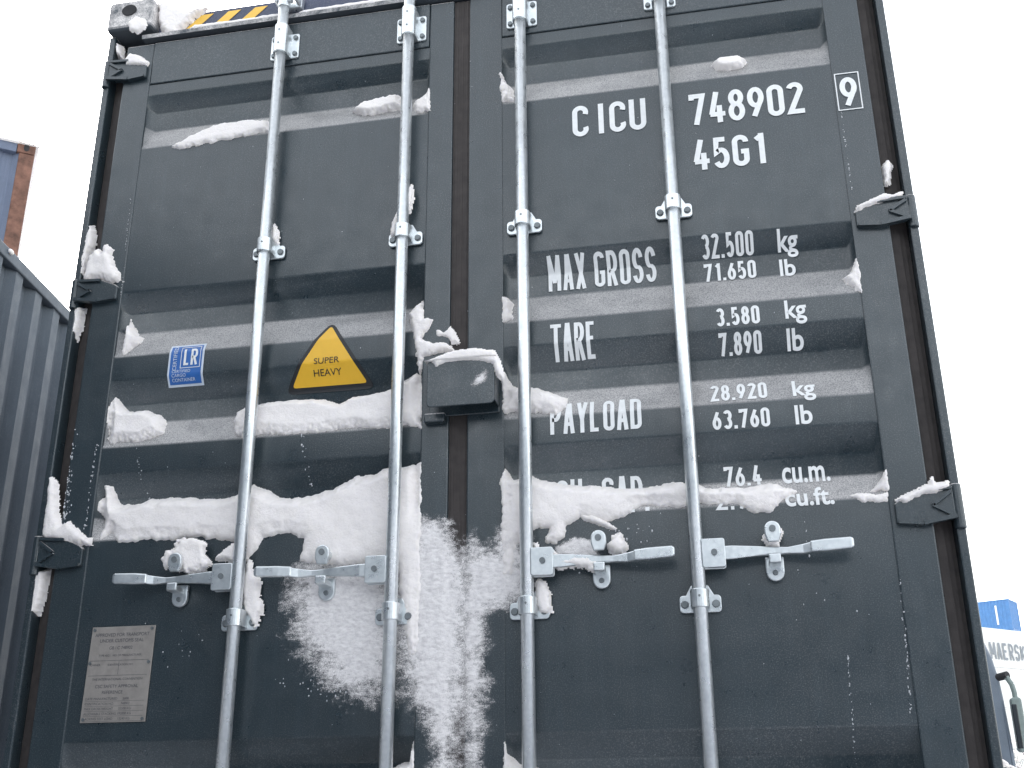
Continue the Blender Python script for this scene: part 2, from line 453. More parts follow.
# hinges: forged strap with two slanting ribs, lug on the post
def hinge(door, s, zc, h):
    X = lambda v: s*v
    bm = bmesh.new()
    xin, xo = 1.064, 1.200
    pts = [(X(xin), zc-h*.42), (X(xin), zc+h*.10), (X(xin+.012), zc+h*.20), (X(xin+.055), zc+h*.42), (X(xo), zc+h*.5), (X(xo), zc-h*.36), (X(xin+.06), zc-h*.5)]
    prism(bm, pts, -.013, .002)
    o = mk('hinge', bm, MAT['paint'], door, bevel=.003)
    bm = bmesh.new()
    def rib(p, q, w=.004, y0=-.021):
        p, q = Vector((X(p[0]), 0, p[1])), Vector((X(q[0]), 0, q[1])); d = (q-p).normalized(); n = Vector((-d.z, 0, d.x))*w
        prism(bm, [((p+n).x, (p+n).z), ((q+n).x, (q+n).z), ((q-n).x, (q-n).z), ((p-n).x, (p-n).z)], y0, -.0125)
    rib((xin+.004, zc-h*.40), (xin+.06, zc-h*.46)); rib((xin+.06, zc-h*.46), (xo, zc-h*.32), .005, -.023)
    rib((xin+.058, zc+h*.38), (xo-.004, zc+h*.44), .004)
    rib((xo-.006, zc+h*.34), (xo-.05, zc), .004); rib((xo-.05, zc), (xo-.01, zc-h*.26), .004)
    mk('hinge_rib', bm, MAT['paint'], o)
    return o
HZ = ((2.262, .085), (1.468, .080), (.672, .092), (-.12, .09))
for d, s in zip(doors, (-1, 1)):
    for zc, h in HZ:
        hinge(d, s, zc, h)
        bm = bmesh.new(); cyl(bm, (s*1.208, -.002, zc-h*.62), (s*1.208, -.002, zc+h*.55), .0135, n=14)
        off(mk('hinge_lug', bm, MAT['paint'], cont, bevel=.002))

# ------------------------------------------------------------------ locking bars
YB = -.042
def bolt(bm, x, z, y=-.012, r=.0085):
    cyl(bm, (x, y, z), (x, y-.006, z), r, r*.8, n=10)
def locking_bar(xc, s_handle):
    bm = bmesh.new(); cyl(bm, (xc, YB, -.33), (xc, YB, 2.445), .0168, n=28)
    bar = off(mk('locking_bar', bm, MAT['galv'], cont, smooth=False))
    for p in bar.data.polygons: p.use_smooth = len(p.vertices) == 4
    # tall four-bolt guides near the top and bottom
    for zc in (2.268, -.16):
        bm = bmesh.new()
        prism(bm, rounded(xc-.047, xc+.047, zc-.046, zc+.046, .008), -.0115, -.0045)
        cyl(bm, (xc, YB, zc-.050), (xc, YB, zc+.055), .0225, n=24)
        box(bm, xc-.0225, xc+.0225, YB+.002, -.008, zc-.048, zc+.053)
        g = mk('bar_guide', bm, MAT['galv'], bar, bevel=.002)
        for dx in (-.035, .035):
            for dz in (-.031, .029): bm = bmesh.new(); bolt(bm, xc+dx, zc+dz); mk('guide_bolt', bm, MAT['bolt'], bar)
        for dz in (-.022, .028): bm = bmesh.new(); cyl(bm, (xc, YB-.0215, zc+dz), (xc, YB-.0232, zc+dz), .003, n=8); mk('grease_hole', bm, MAT['bolt'], bar)
    # eared clamps
    for zc in (1.540, .467):
        bm = bmesh.new()
        prism(bm, rounded(xc-.050, xc+.050, zc-.026, zc+.016, .010), -.0115, -.0045)
        prism(bm, [(xc-.036, zc+.012), (xc-.020, zc+.040), (xc+.020, zc+.040), (xc+.036, zc+.012)], -.0112, -.0045)
        cyl(bm, (xc, YB, zc-.020), (xc, YB, zc+.024), .0222, n=24)
        box(bm, xc-.0222, xc+.0222, YB+.002, -.008, zc-.0195, zc+.0235)
        mk('bar_clamp', bm, MAT['galv'], bar, bevel=.002)
        for dx in (-.037, .037): bm = bmesh.new(); bolt(bm, xc+dx, zc-.006, r=.010); mk('clamp_bolt', bm, MAT['bolt'], bar)
        bm = bmesh.new(); cyl(bm, (xc, YB-.0215, zc+.006), (xc, YB-.0232, zc+.006), .003, n=8)
        mk('grease_hole', bm, MAT['bolt'], bar)
    # cams and keepers
    for zc, u in ((2.440, 1), (-.31, -1)):
        bm = bmesh.new()
        cyl(bm, (xc, YB, zc-.045*u), (xc, YB, zc-.015*u), .0205, .0175, n=20)
        prism(bm, rounded(xc-.026, xc+.020, zc-.018, zc+.022, .009), YB-.012, YB+.012)
        box(bm, xc+.012, xc+.030, YB-.014, YB+.004, zc-.028, zc-.010)
        mk('bar_cam', bm, MAT['galv'], bar, bevel=.003)
        bm = bmesh.new()
        box(bm, xc-.034, xc+.046, -.014, .012, zc-.024, zc+.030)
        for dx in (-.034, .034): box(bm, xc+dx, xc+dx+.012, -.052, -.013, zc-.020, zc+.026)
        mk('cam_keeper', bm, MAT['galv'], bar, bevel=.003)
    # handle
    s = s_handle; zh = .576
    bm = bmesh.new()
    a, b = sorted((xc+s*.012, xc+s*.068)); prism(bm, rounded(a, b, zh-.036, zh+.034, .006), YB-.014, YB-.006)
    prism(bm, rounded(a, b, zh-.036, zh+.034, .006), YB+.010, YB+.016)
    a, b = sorted((xc+s*.012, xc+s*.024)); box(bm, a, b, YB-.0062, YB+.0102, zh-.033, zh+.031)
    mk('handle_hub', bm, MAT['galv'], bar, bevel=.002)
    bm = bmesh.new(); ls = .95 if xc < -.5 else 1; X = lambda v: xc+s*v*ls
    # lever: flat bar that narrows, twists and widens to the grip; (x, y, half height, half thickness, dz)
    st = [(.030, YB+.001, .019, .0045, 0), (.085, YB, .019, .0045, 0), (.14, YB+.004, .014, .005, .001), (.185, YB+.010, .010, .007, .001),
          (.215, YB+.010, .009, .0075, .0), (.250, YB+.004, .013, .006, .001), (.270, YB-.004, .014, .006, .003)]
    def loft(st):
        prev = None
        for x, y, hh, ht, dz in st:
            q = [bm.verts.new((X(x), y+j*ht, zh+dz+i*hh)) for i, j in ((-1, -1), (1, -1), (1, 1), (-1, 1))]
            if prev:
                for k in range(4): bm.faces.new((prev[k], prev[(k+1) % 4], q[(k+1) % 4], q[k]))
            else: bm.faces.new(q)
            prev = q
        bm.faces.new(prev[::-1])
    st = [(a, b, c*.86, e, f) for a, b, c, e, f in st]; loft(st)
    lev = mk('handle', bm, MAT['galv'], bar, bevel=.0025)
    bm = bmesh.new(); loft([(.266, YB-.006, .013, .0065, .004), (.30, YB-.009, .0145, .0075, .005), (.358, YB-.013, .0135, .0075, .007), (.366, YB-.013, .010, .006, .007)])
    mk('handle_grip', bm, MAT['galv'], bar, bevel=.004, seg=3)
    bm = bmesh.new(); cyl(bm, (X(.042), YB-.014, zh), (X(.042), YB-.019, zh), .0075, n=12); mk('hub_pin', bm, MAT['bolt'], bar)
    # catch: lower tongue, upper teardrop hasp
    xk = X(.182)
    bm = bmesh.new()
    lo = [(xk+.022*math.cos(t), zh-.046+.022*math.sin(t)) for t in (math.pi+math.pi*i/10 for i in range(11))]+[(xk+.022, zh-.01), (xk-.022, zh-.01)]
    prism(bm, lo, -.016, -.0045)
    box(bm, xk-.014, xk+.014, -.062, -.016, zh-.034, zh-.020)
    box(bm, xk-.014, xk+.014, -.066, -.058, zh-.033, zh-.012)
    mk('catch_tongue', bm, MAT['galv'], bar, bevel=.003); bm = bmesh.new()
    up = [(xk+.019*math.cos(t), zh+.049+.019*math.sin(t)) for t in (math.pi*i/10 for i in range(11))]+[(xk-.019, zh+.036), (xk-.013, zh+.018), (xk+.013, zh+.018), (xk+.019, zh+.036)]
    prism(bm, up, -.062, -.050); cyl(bm, (xk, -.050, zh+.049), (xk, -.0045, zh+.049), .012, n=14)
    mk('catch_hasp', bm, MAT['galv'], bar, bevel=.003)
    bm = bmesh.new(); cyl(bm, (xk, -.062, zh+.049), (xk, -.066, zh+.049), .008, n=12); mk('catch_bolt', bm, MAT['bolt'], bar)
    bm = bmesh.new(); bolt(bm, xk, zh-.048, -.016, .007)
    mk('catch_bolt', bm, MAT['bolt'], bar)
    return bar
for xc, s in ((-.590, -1), (-.174, -1), (.173, 1), (.590, 1)): locking_bar(xc, s)

# lock box over the seam, open below, with its small stop beneath
bm = bmesh.new(); X0, X1, Z0, Z1, YF = -.084, .099, .992, 1.124, -.075
t = .005
prism(bm, rounded(X0, X1, Z0, Z1, .012), YF, YF+t)
box(bm, X0+.004, X1-.004, YF+t, -.006, Z1-t, Z1-.0005)
box(bm, X1-t, X1-.0005, YF+t, -.006, Z0+.012, Z1-t)
box(bm, X0+.0005, X0+t, YF+t, -.05, Z0+.03, Z1-t)
box(bm, X0-.010, X1, -.009, -.0035, Z0-.004, Z1+.006)
off(mk('lock_box', bm, MAT['paint'], cont, bevel=.003))
bm = bmesh.new(); box(bm, -.104, -.047, -.026, -.003, .968, .994); off(mk('lock_stop', bm, MAT['paint'], cont, bevel=.004))

# ------------------------------------------------------------------ lettering
def arc(cx, cy, rx, ry, a0, a1, n=None):
    n = n or max(4, int(abs(a1-a0)/14))
    return [(cx+rx*math.cos(R(a0+(a1-a0)*i/n)), cy+ry*math.sin(R(a0+(a1-a0)*i/n))) for i in range(n+1)]
def glyph(c, w, h, t_=.006):
    """centre lines of a narrow rounded letter, box w by h; returns (strokes, advance width)"""
    t_ = min(h*.075, .0075) if h < .5 else .07; r = w/2; C = 'closed'
    xh = h*.72
    G = {
     '0': [(arc(r, h-r, r, r, 0, 180)+arc(r, r, r, r, 180, 360), C)],
     'O': [(arc(r, h-r, r, r, 0, 180)+arc(r, r, r, r, 180, 360), C)],
     'C': [arc(r, h-r, r, r, -25, 180)+arc(r, r, r, r, 180, 385)],
     'G': [arc(r, h-r, r, r, -5, 180)+arc(r, r, r, r, 180, 360)+[(w, h*.46), (w*.52, h*.46)]],
     '1': [[(w*.12, h*.84), (w*.62, h*.98)], [(w*.62, h+t_), (w*.62, -t_)]],
     'I': [[(0, h+t_), (0, -t_)]], 'l': [[(w*.5, h*1.0), (w*.5, 0)]],
     '2': [arc(r, h-r, r, r, 165, -35)+[(0, 0), (w+t_, 0)]],
     '3': [arc(r, h*.755, r, h*.245, 150, -60)+[(w*.5, h*.525)], [(w*.5, h*.515)]+arc(r, h*.265, r, h*.265, 75, -150)],
     '4': [[(w*.52, h+t_), (0, h*.24)], [(-t_*.6, h*.24), (w+t_, h*.24)], [(w*.72, h*.56), (w*.72, -t_)]],
     '5': [[(w*.92, h), (w*.12, h), (w*.06, h*.50)]+arc(r, h*.30, r, h*.30, 128, -150)],
     '6': [(arc(r, h*.30, r, h*.30, 0, 360, 22)[:-1], C), [(w*.72, h), (w*.10, h*.46), (w*.02, h*.34)]],
     '9': [(arc(r, h*.70, r, h*.30, 0, 360, 22)[:-1], C), [(w*.28, 0), (w*.90, h*.54), (w*.98, h*.66)]],
     '7': [[(0, h*.86), (0, h), (w, h), (w*.32, -t_)]],
     '8': [(arc(r, h*.27, r, h*.27, 0, 360, 22)[:-1], C), (arc(r, h*.77, r*.88, h*.23, 0, 360, 22)[:-1], C)],
     'A': [[(-.02*w, -t_), (r*.88, h+t_)], [(w*1.02, -t_), (r*1.12, h+t_)], [(w*.18, h*.26), (w*.82, h*.26)]],
     'M': [[(0, -t_), (0, h+t_)], [(w*1.35, -t_), (w*1.35, h+t_)], [(0, h+t_), (w*.675, h*.22)], [(w*1.35, h+t_), (w*.675, h*.22)]],
     'N': [[(0, 0), (0, h), (w, 0), (w, h)]],
     'X': [[(0, -t_), (w, h+t_)], [(0, h+t_), (w, -t_)]],
     'K': [[(0, 0), (0, h)], [(w, h), (0, h*.36)], [(w*.3, h*.5), (w, 0)]],
     'R': [[(0, -t_), (0, h), (w-r, h)]+arc(w-r, h*.74, r, h*.26, 90, -90)+[(0, h*.48)], [(w*.45, h*.48), (w, -t_)]],
     'P': [[(0, -t_), (0, h), (w-r, h)]+arc(w-r, h*.72, r, h*.28, 90, -90)+[(0, h*.44)]],
     'D': [([(0, 0), (0, h), (w-r, h)]+arc(w-r, h-r, r, r, 90, 0)+arc(w-r, r, r, r, 0, -90), C)],
     'E': [[(w, h), (0, h), (0, 0), (w, 0)], [(0, h*.52), (w*.85, h*.52)]],
     'T': [[(-t_, h), (w+t_, h)], [(r, h), (r, -t_)]], 'L': [[(0, h+t_), (0, 0), (w*.9, 0)]],
     'Y': [[(0, h+t_), (r, h*.40)], [(w, h+t_), (r, h*.40)], [(r, h*.44), (r, -t_)]],
     'U': [[(0, h+t_)]+arc(r, r, r, r, 180, 360)+[(w, h+t_)]],
     'S': [arc(r, h*.755, r, h*.245, 10, 250)+arc(r, h*.265, r, h*.265, 70, -170)],
     '.': [[(0, 0), (0, h*.001)]],
     'k': [[(0, 0), (0, h)], [(w*.95, xh), (0, h*.28)], [(w*.35, h*.45), (w, 0)]],
     'b': [[(0, 0), (0, h)], (arc(r, xh/2, r, xh/2, 0, 360, 20)[:-1], C)],
     'g': [(arc(r, xh/2, r, xh/2, 0, 360, 20)[:-1], C), [(w, xh), (w, -.10*h)]+arc(r, -.10*h, r, h*.17, 0, -150)],
     'c': [arc(r, xh-r, r, r, 20, 180)+arc(r, r, r, r, 180, 340)],
     'u': [[(0, xh)]+arc(r, r, r, r, 180, 360)+[(w, xh)], [(w, xh), (w, 0)]],
     'm': [[(0, 0), (0, xh)], [(0, xh-r*.7)]+arc(r*.75, xh-r*.75, r*.75, r*.75, 180, 0)+[(r*1.5, 0)], [(r*1.5, xh-r*.7)]+arc(r*2.25, xh-r*.75, r*.75, r*.75, 180, 0)+[(r*3, 0)]],
     'f': [arc(r*1.5, h-r*.7, r*.8, r*.7, 60, 180)+[(r*.7, 0)], [(0, xh), (w*.85, xh)]],
     't': [[(r*.6, h), (r*.6, r*.6)]+arc(r*1.3, r*.7, r*.7, r*.7, 180, 290), [(0, xh), (w*.8, xh)]],
    }[c]
    adv = {'I': 0, '.': 0, '1': w*.72, 'l': w*.4, 'm': r*3, 'M': w*1.35, 'f': w*.85, 't': w*.8}.get(c, w)
    return G, adv

def strip(bm, pts, closed, t, y):
    n = len(pts); P = [Vector((a, b)) for a, b in pts]; L = []; Rr = []
    Q = [P[0]]
    for p in P[1:]:
        if (p-Q[-1]).length > 1e-5: Q.append(p)
    P = Q; n = len(P)
    if closed and (P[0]-P[-1]).length < 1e-5: P = P[:-1]; n -= 1
    for i in range(n):
        a = P[i-1] if (closed or i > 0) else None; b = P[(i+1) % n] if (closed or i < n-1) else None
        d1 = (P[i]-a).normalized() if a is not None else None; d2 = (b-P[i]).normalized() if b is not None else None
        if d1 is None: d1 = d2
        if d2 is None: d2 = d1
        n1 = Vector((-d1.y, d1.x)); n2 = Vector((-d2.y, d2.x)); m = n1+n2
        if m.length < .5: m = n1*1.2
        else: m = m.normalized(); m = m*min(1.9, 1/max(.3, m.dot(n1)))
        L.append(P[i]+m*t); Rr.append(P[i]-m*t)
    A = [bm.verts.new((p.x, y, p.y)) for p in L]; B = [bm.verts.new((p.x, y, p.y)) for p in Rr]
    for i in range(n if closed else n-1):
        j = (i+1) % n
        try: bm.faces.new((A[i], B[i], B[j], A[j]))
        except ValueError: pass

def write(bm, txt, x0, x1, z0, z1, t, gap=.20, space=.55):
    """lay a line of letters between x0 and x1, base z0 to cap z1, stroke width t; letter width follows"""
    h = (z1-z0)-t; ht = t/2
    def lay(w):
        x = 0; items = []; g = gap*(w+t)
        for c in txt:
            if c == ' ': x += space*(w+t); continue
            G, adv = glyph(c, w, h); items.append((x, G, c)); x += adv+t+g
        return x-g, items
    if len(txt) == 1 and glyph(txt, 1, h)[1] == 0: w = .01
    else:
        a, b = .0005, h*3
        for _ in range(40):
            w = (a+b)/2
            if lay(w)[0] > x1-x0: b = w
            else: a = w
    total, items = lay(w); k = 0
    for ox, G, c in items:
        for st in G:
            closed = isinstance(st, tuple); pts = st[0] if closed else st
            if c == '.':
                cx = x0+ox+ht; V = [bm.verts.new((a, -.0001*(k % 6), b)) for a, b in ((cx-ht, z0), (cx+ht, z0), (cx+ht, z0+t*1.05), (cx-ht, z0+t*1.05))]
                bm.faces.new(V); k += 1; continue
            strip(bm, [(x0+ox+ht+px, z0+ht+pz) for px, pz in pts], closed, ht, -.0001*(k % 6)); k += 1

def kitlabel(txt, x0, x1, z0, z1):
    """heavier letters of the unit signs"""
    bm = font_bm(txt, 0, 0, .1, 1, 'LEFT', off=.0022)
    xs = [v.co.x for v in bm.verts]; cap = {'kg': 'k'}.get(txt, txt)
    a, b = min(xs), max(xs); zs = [v.co.z for v in bm.verts]
    ref = font_bm({'kg': 'k', 'lb': 'l', 'cu.m.': 'u', 'cu.ft.': 'f'}[txt], 0, 0, .1, 1, 'LEFT', off=.0022)
    c, d = min(v.co.z for v in ref.verts), max(v.co.z for v in ref.verts); ref.free()
    for v in bm.verts:
        v.co.x = x0+(v.co.x-a)/(b-a)*(x1-x0); v.co.z = z0+(v.co.z-c)/(d-c)*(z1-z0)
    bmesh.ops.triangulate(bm, faces=bm.faces[:])
    return conform('lettering', bm, MAT['white'], doors[1], .0022)

def line(txt, x0, x1, z0, z1, t, gap=.20, space=.55, parent=None):
    bm = bmesh.new(); write(bm, txt, x0, x1, z0, z1, t, gap, space)
    return conform('lettering', bm, MAT['white'], parent or doors[1], .0022)
line('C', .317, .364, 1.816, 1.920, .0150); line('I', .393, .408, 1.817, 1.920, .0150)
line('C', .425, .472, 1.817, 1.920, .0150); line('U', .482, .530, 1.816, 1.921, .0150)
line('748902', .653, .970, 1.808, 1.912, .0150, .18)
line('45G1', .654, .853, 1.660, 1.760, .0150, .20)
line('MAX GROSS', .231, .531, 1.350, 1.444, .0105, .22, .6)
line('32.500', .657, .796, 1.402, 1.459, .0082, .22); line('71.650', .659, .797, 1.334, 1.388, .0082, .22)
line('TARE', .240, .362, 1.132, 1.231, .0105, .18)
line('3.580', .681, .793, 1.184, 1.236, .0082, .22); line('7.890', .683, .793, 1.113, 1.167, .0082, .22)
line('PAYLOAD', .233, .472, .918, 1.006, .0105, .20)
line('28.920', .651, .794, .978, 1.030, .0082, .22); line('63.760', .651, .794, .900, .951, .0082, .22)
line('CU. CAP.', .240, .480, .700, .803, .0105, .22, .9)
line('76.4', .669, .762, .758, .812, .0082, .22); line('2.700', .645, .793, .691, .741, .0082, .22)
# printed text through the built-in font, for the small prints
def font_bm(txt, x, z, size, sx=1, align='CENTER', rot=0, off=0):
    cu = bpy.data.curves.new('t', 'FONT'); cu.body = txt; cu.size = size; cu.align_x = align; cu.align_y = 'CENTER'; cu.offset = off
    o = bpy.data.objects.new('t', cu); COL.objects.link(o)
    me = bpy.data.meshes.new_from_object(o.evaluated_get(bpy.context.evaluated_depsgraph_get()))
    bm = bmesh.new(); bm.from_mesh(me)
    bpy.data.objects.remove(o); bpy.data.curves.remove(cu); bpy.data.meshes.remove(me)
    for v in bm.verts:
        a, b = v.co.x*sx, v.co.y
        if rot: a, b = -b, a
        v.co = (x+a, 0, z+b)
    return bm
kitlabel('kg', .859, .912, 1.402, 1.455); kitlabel('lb', .859, .900, 1.330, 1.381)
kitlabel('kg', .858, .912, 1.190, 1.242); kitlabel('lb', .857, .899, 1.113, 1.165)
kitlabel('kg', .857, .913, .977, 1.026); kitlabel('lb', .856, .898, .900, .951)
kitlabel('cu.m.', .812, .928, .757, .800); kitlabel('cu.ft.', .812, .928, .691, .741)
# check digit in its frame, on the stile
bm = bmesh.new(); write(bm, '9', 1.068, 1.114, 1.806, 1.905, .0145)
for v in bm.verts: v.co.y -= .0055
bm2 = conform('lettering', bm, MAT['white'], doors[1], .0)
bm = bmesh.new(); strip(bm, [(1.059, 1.800), (1.059, 1.919), (1.122, 1.919), (1.122, 1.800)], True, .0016, -.0055)
conform('check_digit_frame', bm, MAT['white'], doors[1], 0)

def merge(bm, other, y=0):
    me = bpy.data.meshes.new('m'); other.to_mesh(me); other.free()
    for v in me.vertices: v.co.y += y
    bm.from_mesh(me); bpy.data.meshes.remove(me)
def flat(pts, y=0):
    bm = bmesh.new(); bm.faces.new([bm.verts.new((x, y, z)) for x, z in pts]); return bm
def tri_round(cx, zb, zt, hw, r):
    P = [Vector((cx-hw, zb)), Vector((cx+hw, zb)), Vector((cx, zt))]; out = []
    for i in range(3):
        p, a, b = P[i], P[i-1], P[(i+1) % 3]; u = (a-p).normalized(); v = (b-p).normalized()
        for k in range(5):
            t = k/4; q = (1-t)**2*(p+u*r)+2*t*(1-t)*p+t*t*(p+v*r); out.append((q.x, q.y))
    return out
# warning triangle
tr = [(-0.394, 1.302), (-0.271, 1.104), (-0.517, 1.112)]
cx = tr[0][0]; zb = (tr[1][1]+tr[2][1])/2; hw = (tr[1][0]-tr[2][0])/2
ws = conform('warning_sticker', flat(tri_round(cx, zb-.006, tr[0][1]+.012, hw+.012, .03)), MAT['black'], doors[0], .0015)
ws['label'] = 'yellow triangle sticker with black border reading SUPER HEAVY'
mt = MAT['sticker']
conform('sticker_field', flat(tri_round(cx, zb+.010, tr[0][1]-.006, hw-.012, .012)), mt, doors[0], .0028)
bm = font_bm('SUPER', cx-.002, zb+.073, .025, 1.08); merge(bm, font_bm('HEAVY', cx-.002, zb+.042, .025, 1.08))
conform('sticker_text', bm, MAT['black'], doors[0], .0040)
# blue inspection sticker
q = [(-0.873, 1.27), (-0.768, 1.273), (-0.767, 1.145), (-0.881, 1.145)]
x0 = (q[0][0]+q[3][0])/2; x1 = (q[1][0]+q[2][0])/2; z1 = (q[0][1]+q[1][1])/2; z0 = (q[2][1]+q[3][1])/2
bl = conform('inspection_sticker', flat([(x0, z0), (x1, z0), (x1, z1), (x0, z1)]), MAT['pale'], doors[0], .0015)
bl['label'] = 'small blue and white sticker reading LR'
m = .006
conform('sticker_field', flat([(x0+m, z0+m), (x1-m, z0+m), (x1-m, z1-m), (x0+m, z1-m)]), MAT['blue'], doors[0], .0026)
w_, h_ = x1-x0, z1-z0
bm = bmesh.new(); write(bm, 'L', x0+w_*.44, x0+w_*.62, z0+h_*.46, z0+h_*.86, .0068)
merge(bm, (lambda b: (write(b, 'R', x0+w_*.64, x0+w_*.83, z0+h_*.46, z0+h_*.86, .0068), b)[1])(bmesh.new()))
strip(bm, [(x0+w_*.36, z0+h_*.40), (x0+w_*.36, z0+h_*.91), (x0+w_*.90, z0+h_*.91), (x0+w_*.90, z0+h_*.40)], True, .0009, 0)
conform('sticker_text', bm, MAT['white'], doors[0], .0038)
bm = font_bm('CERTIFIED', x0+w_*.20, z0+h_*.65, .0165, 1, rot=1)
for k, s_ in enumerate(('CERTIFIED', 'CARGO', 'CONTAINER')): merge(bm, font_bm(s_, x0+w_*.13, z0+h_*(.32-.095*k), .0125, 1, 'LEFT'))
conform('sticker_text', bm, MAT['pale'], doors[0], .0038)
# riveted approval plate
x0, x1, z0, z1 = -1.013, -.828, .222, .466
bm = bmesh.new(); prism(bm, [(x0, z0), (x1-.002, z0), (x1, z1), (x0+.004, z1)], -.0045, -.0015)
pl = mk('approval_plate', bm, MAT['plate'], doors[0], bevel=.0008)
bm = bmesh.new(); cxp = (x0+x1)/2
rows = [('APPROVED FOR TRANSPORT', .444, .0125), ('UNDER CUSTOMS SEAL', .429, .0125), ('GB / C 748902', .410, .0115), ('TYPE 45G1   NO. OF MANUFACTURER', .391, .0075)]
for s_, z, sz in rows: merge(bm, font_bm(s_, cxp, z, sz, .95))
merge(bm, font_bm('OWNER          IDENTIFICATION NO.', cxp-.02, .367, .0075))
merge(bm, font_bm('CSC SAFETY APPROVAL', cxp, .312, .0115)); merge(bm, font_bm('REFERENCE', cxp-.01, .297, .0115))
merge(bm, font_bm('THE INTERNATIONAL CONVENTION', cxp, .330, .0085))
for k, s_ in enumerate(('DATE MANUFACTURED', 'IDENTIFICATION NO.', 'MAX GROSS WEIGHT', 'ALLOWABLE STACKING', 'RACKING TEST LOAD')):
    z = .281-.0125*k
    merge(bm, font_bm(s_, x0+.008, z, .0085, 1, 'LEFT')); merge(bm, font_bm(('2008', '748902', '32500 KG', '192000 KG', '15240 KG')[k], cxp+.03, z, .0085))
    merge(bm, flat([(x0+.008, z-.0062), (x1-.01, z-.0062), (x1-.01, z-.0056), (x0+.008, z-.0056)]))
for z in (.378, .340): merge(bm, flat([(x0+.008, z-.0004), (x1-.01, z-.0004), (x1-.01, z+.0004), (x0+.008, z+.0004)]))
merge(bm, flat([(cxp-.001, .342), (cxp, .342), (cxp, .376), (cxp-.001, .376)]))
for v in bm.verts: v.co.y -= .0052
mk('plate_text', bm, MAT['engrave'], doors[0], recalc=False)
for x, z in ((x0+.009, .372), (x1-.009, .372), (x0+.012, z1-.008), (x1-.009, z1-.008), (x0+.009, z0+.008), (x1-.010, z0+.008)): bm = bmesh.new(); cyl(bm, (x, -.0045, z), (x, -.0068, z), .0042, n=10); mk('plate_rivet', bm, MAT['bolt'], doors[0])

# ------------------------------------------------------------------ snow on the doors
def inside(P, X, Z):
    c = np.zeros(X.shape, bool); n = len(P); d = np.full(X.shape, 1e9)
    for i in range(n):
        (x1, z1), (x2, z2) = P[i], P[(i+1) % n]
        c ^= ((z1 > Z) != (z2 > Z)) & (X < (x2-x1)*(Z-z1)/((z2-z1) if z2 != z1 else 1e-12)+x1)
        l2 = (x2-x1)**2+(z2-z1)**2+1e-12; t = np.clip(((X-x1)*(x2-x1)+(Z-z1)*(z2-z1))/l2, 0, 1)
        d = np.minimum(d, np.hypot(X-x1-t*(x2-x1), Z-z1-t*(z2-z1)))
    return np.where(c, d, -d)
SN = 0
def door_surface(X, Z):
    y = prof(Z)
    k = np.clip(np.minimum(np.minimum(np.abs(np.abs(X)-XI), np.abs(X-XC_R)), np.abs(X+XC_L))/.016, 0, 1)
    y = y*k
    flatz = (np.abs(X) > XI) | ((X > -XC_L) & (X < XC_R)) | (Z > 2.2)
    y = np.where(flatz, -.003, y)
    y = np.where((X > -.041) & (X < .009), .001, y)
    y = np.where(np.abs(X) > 1.148, .03, y)
    return y
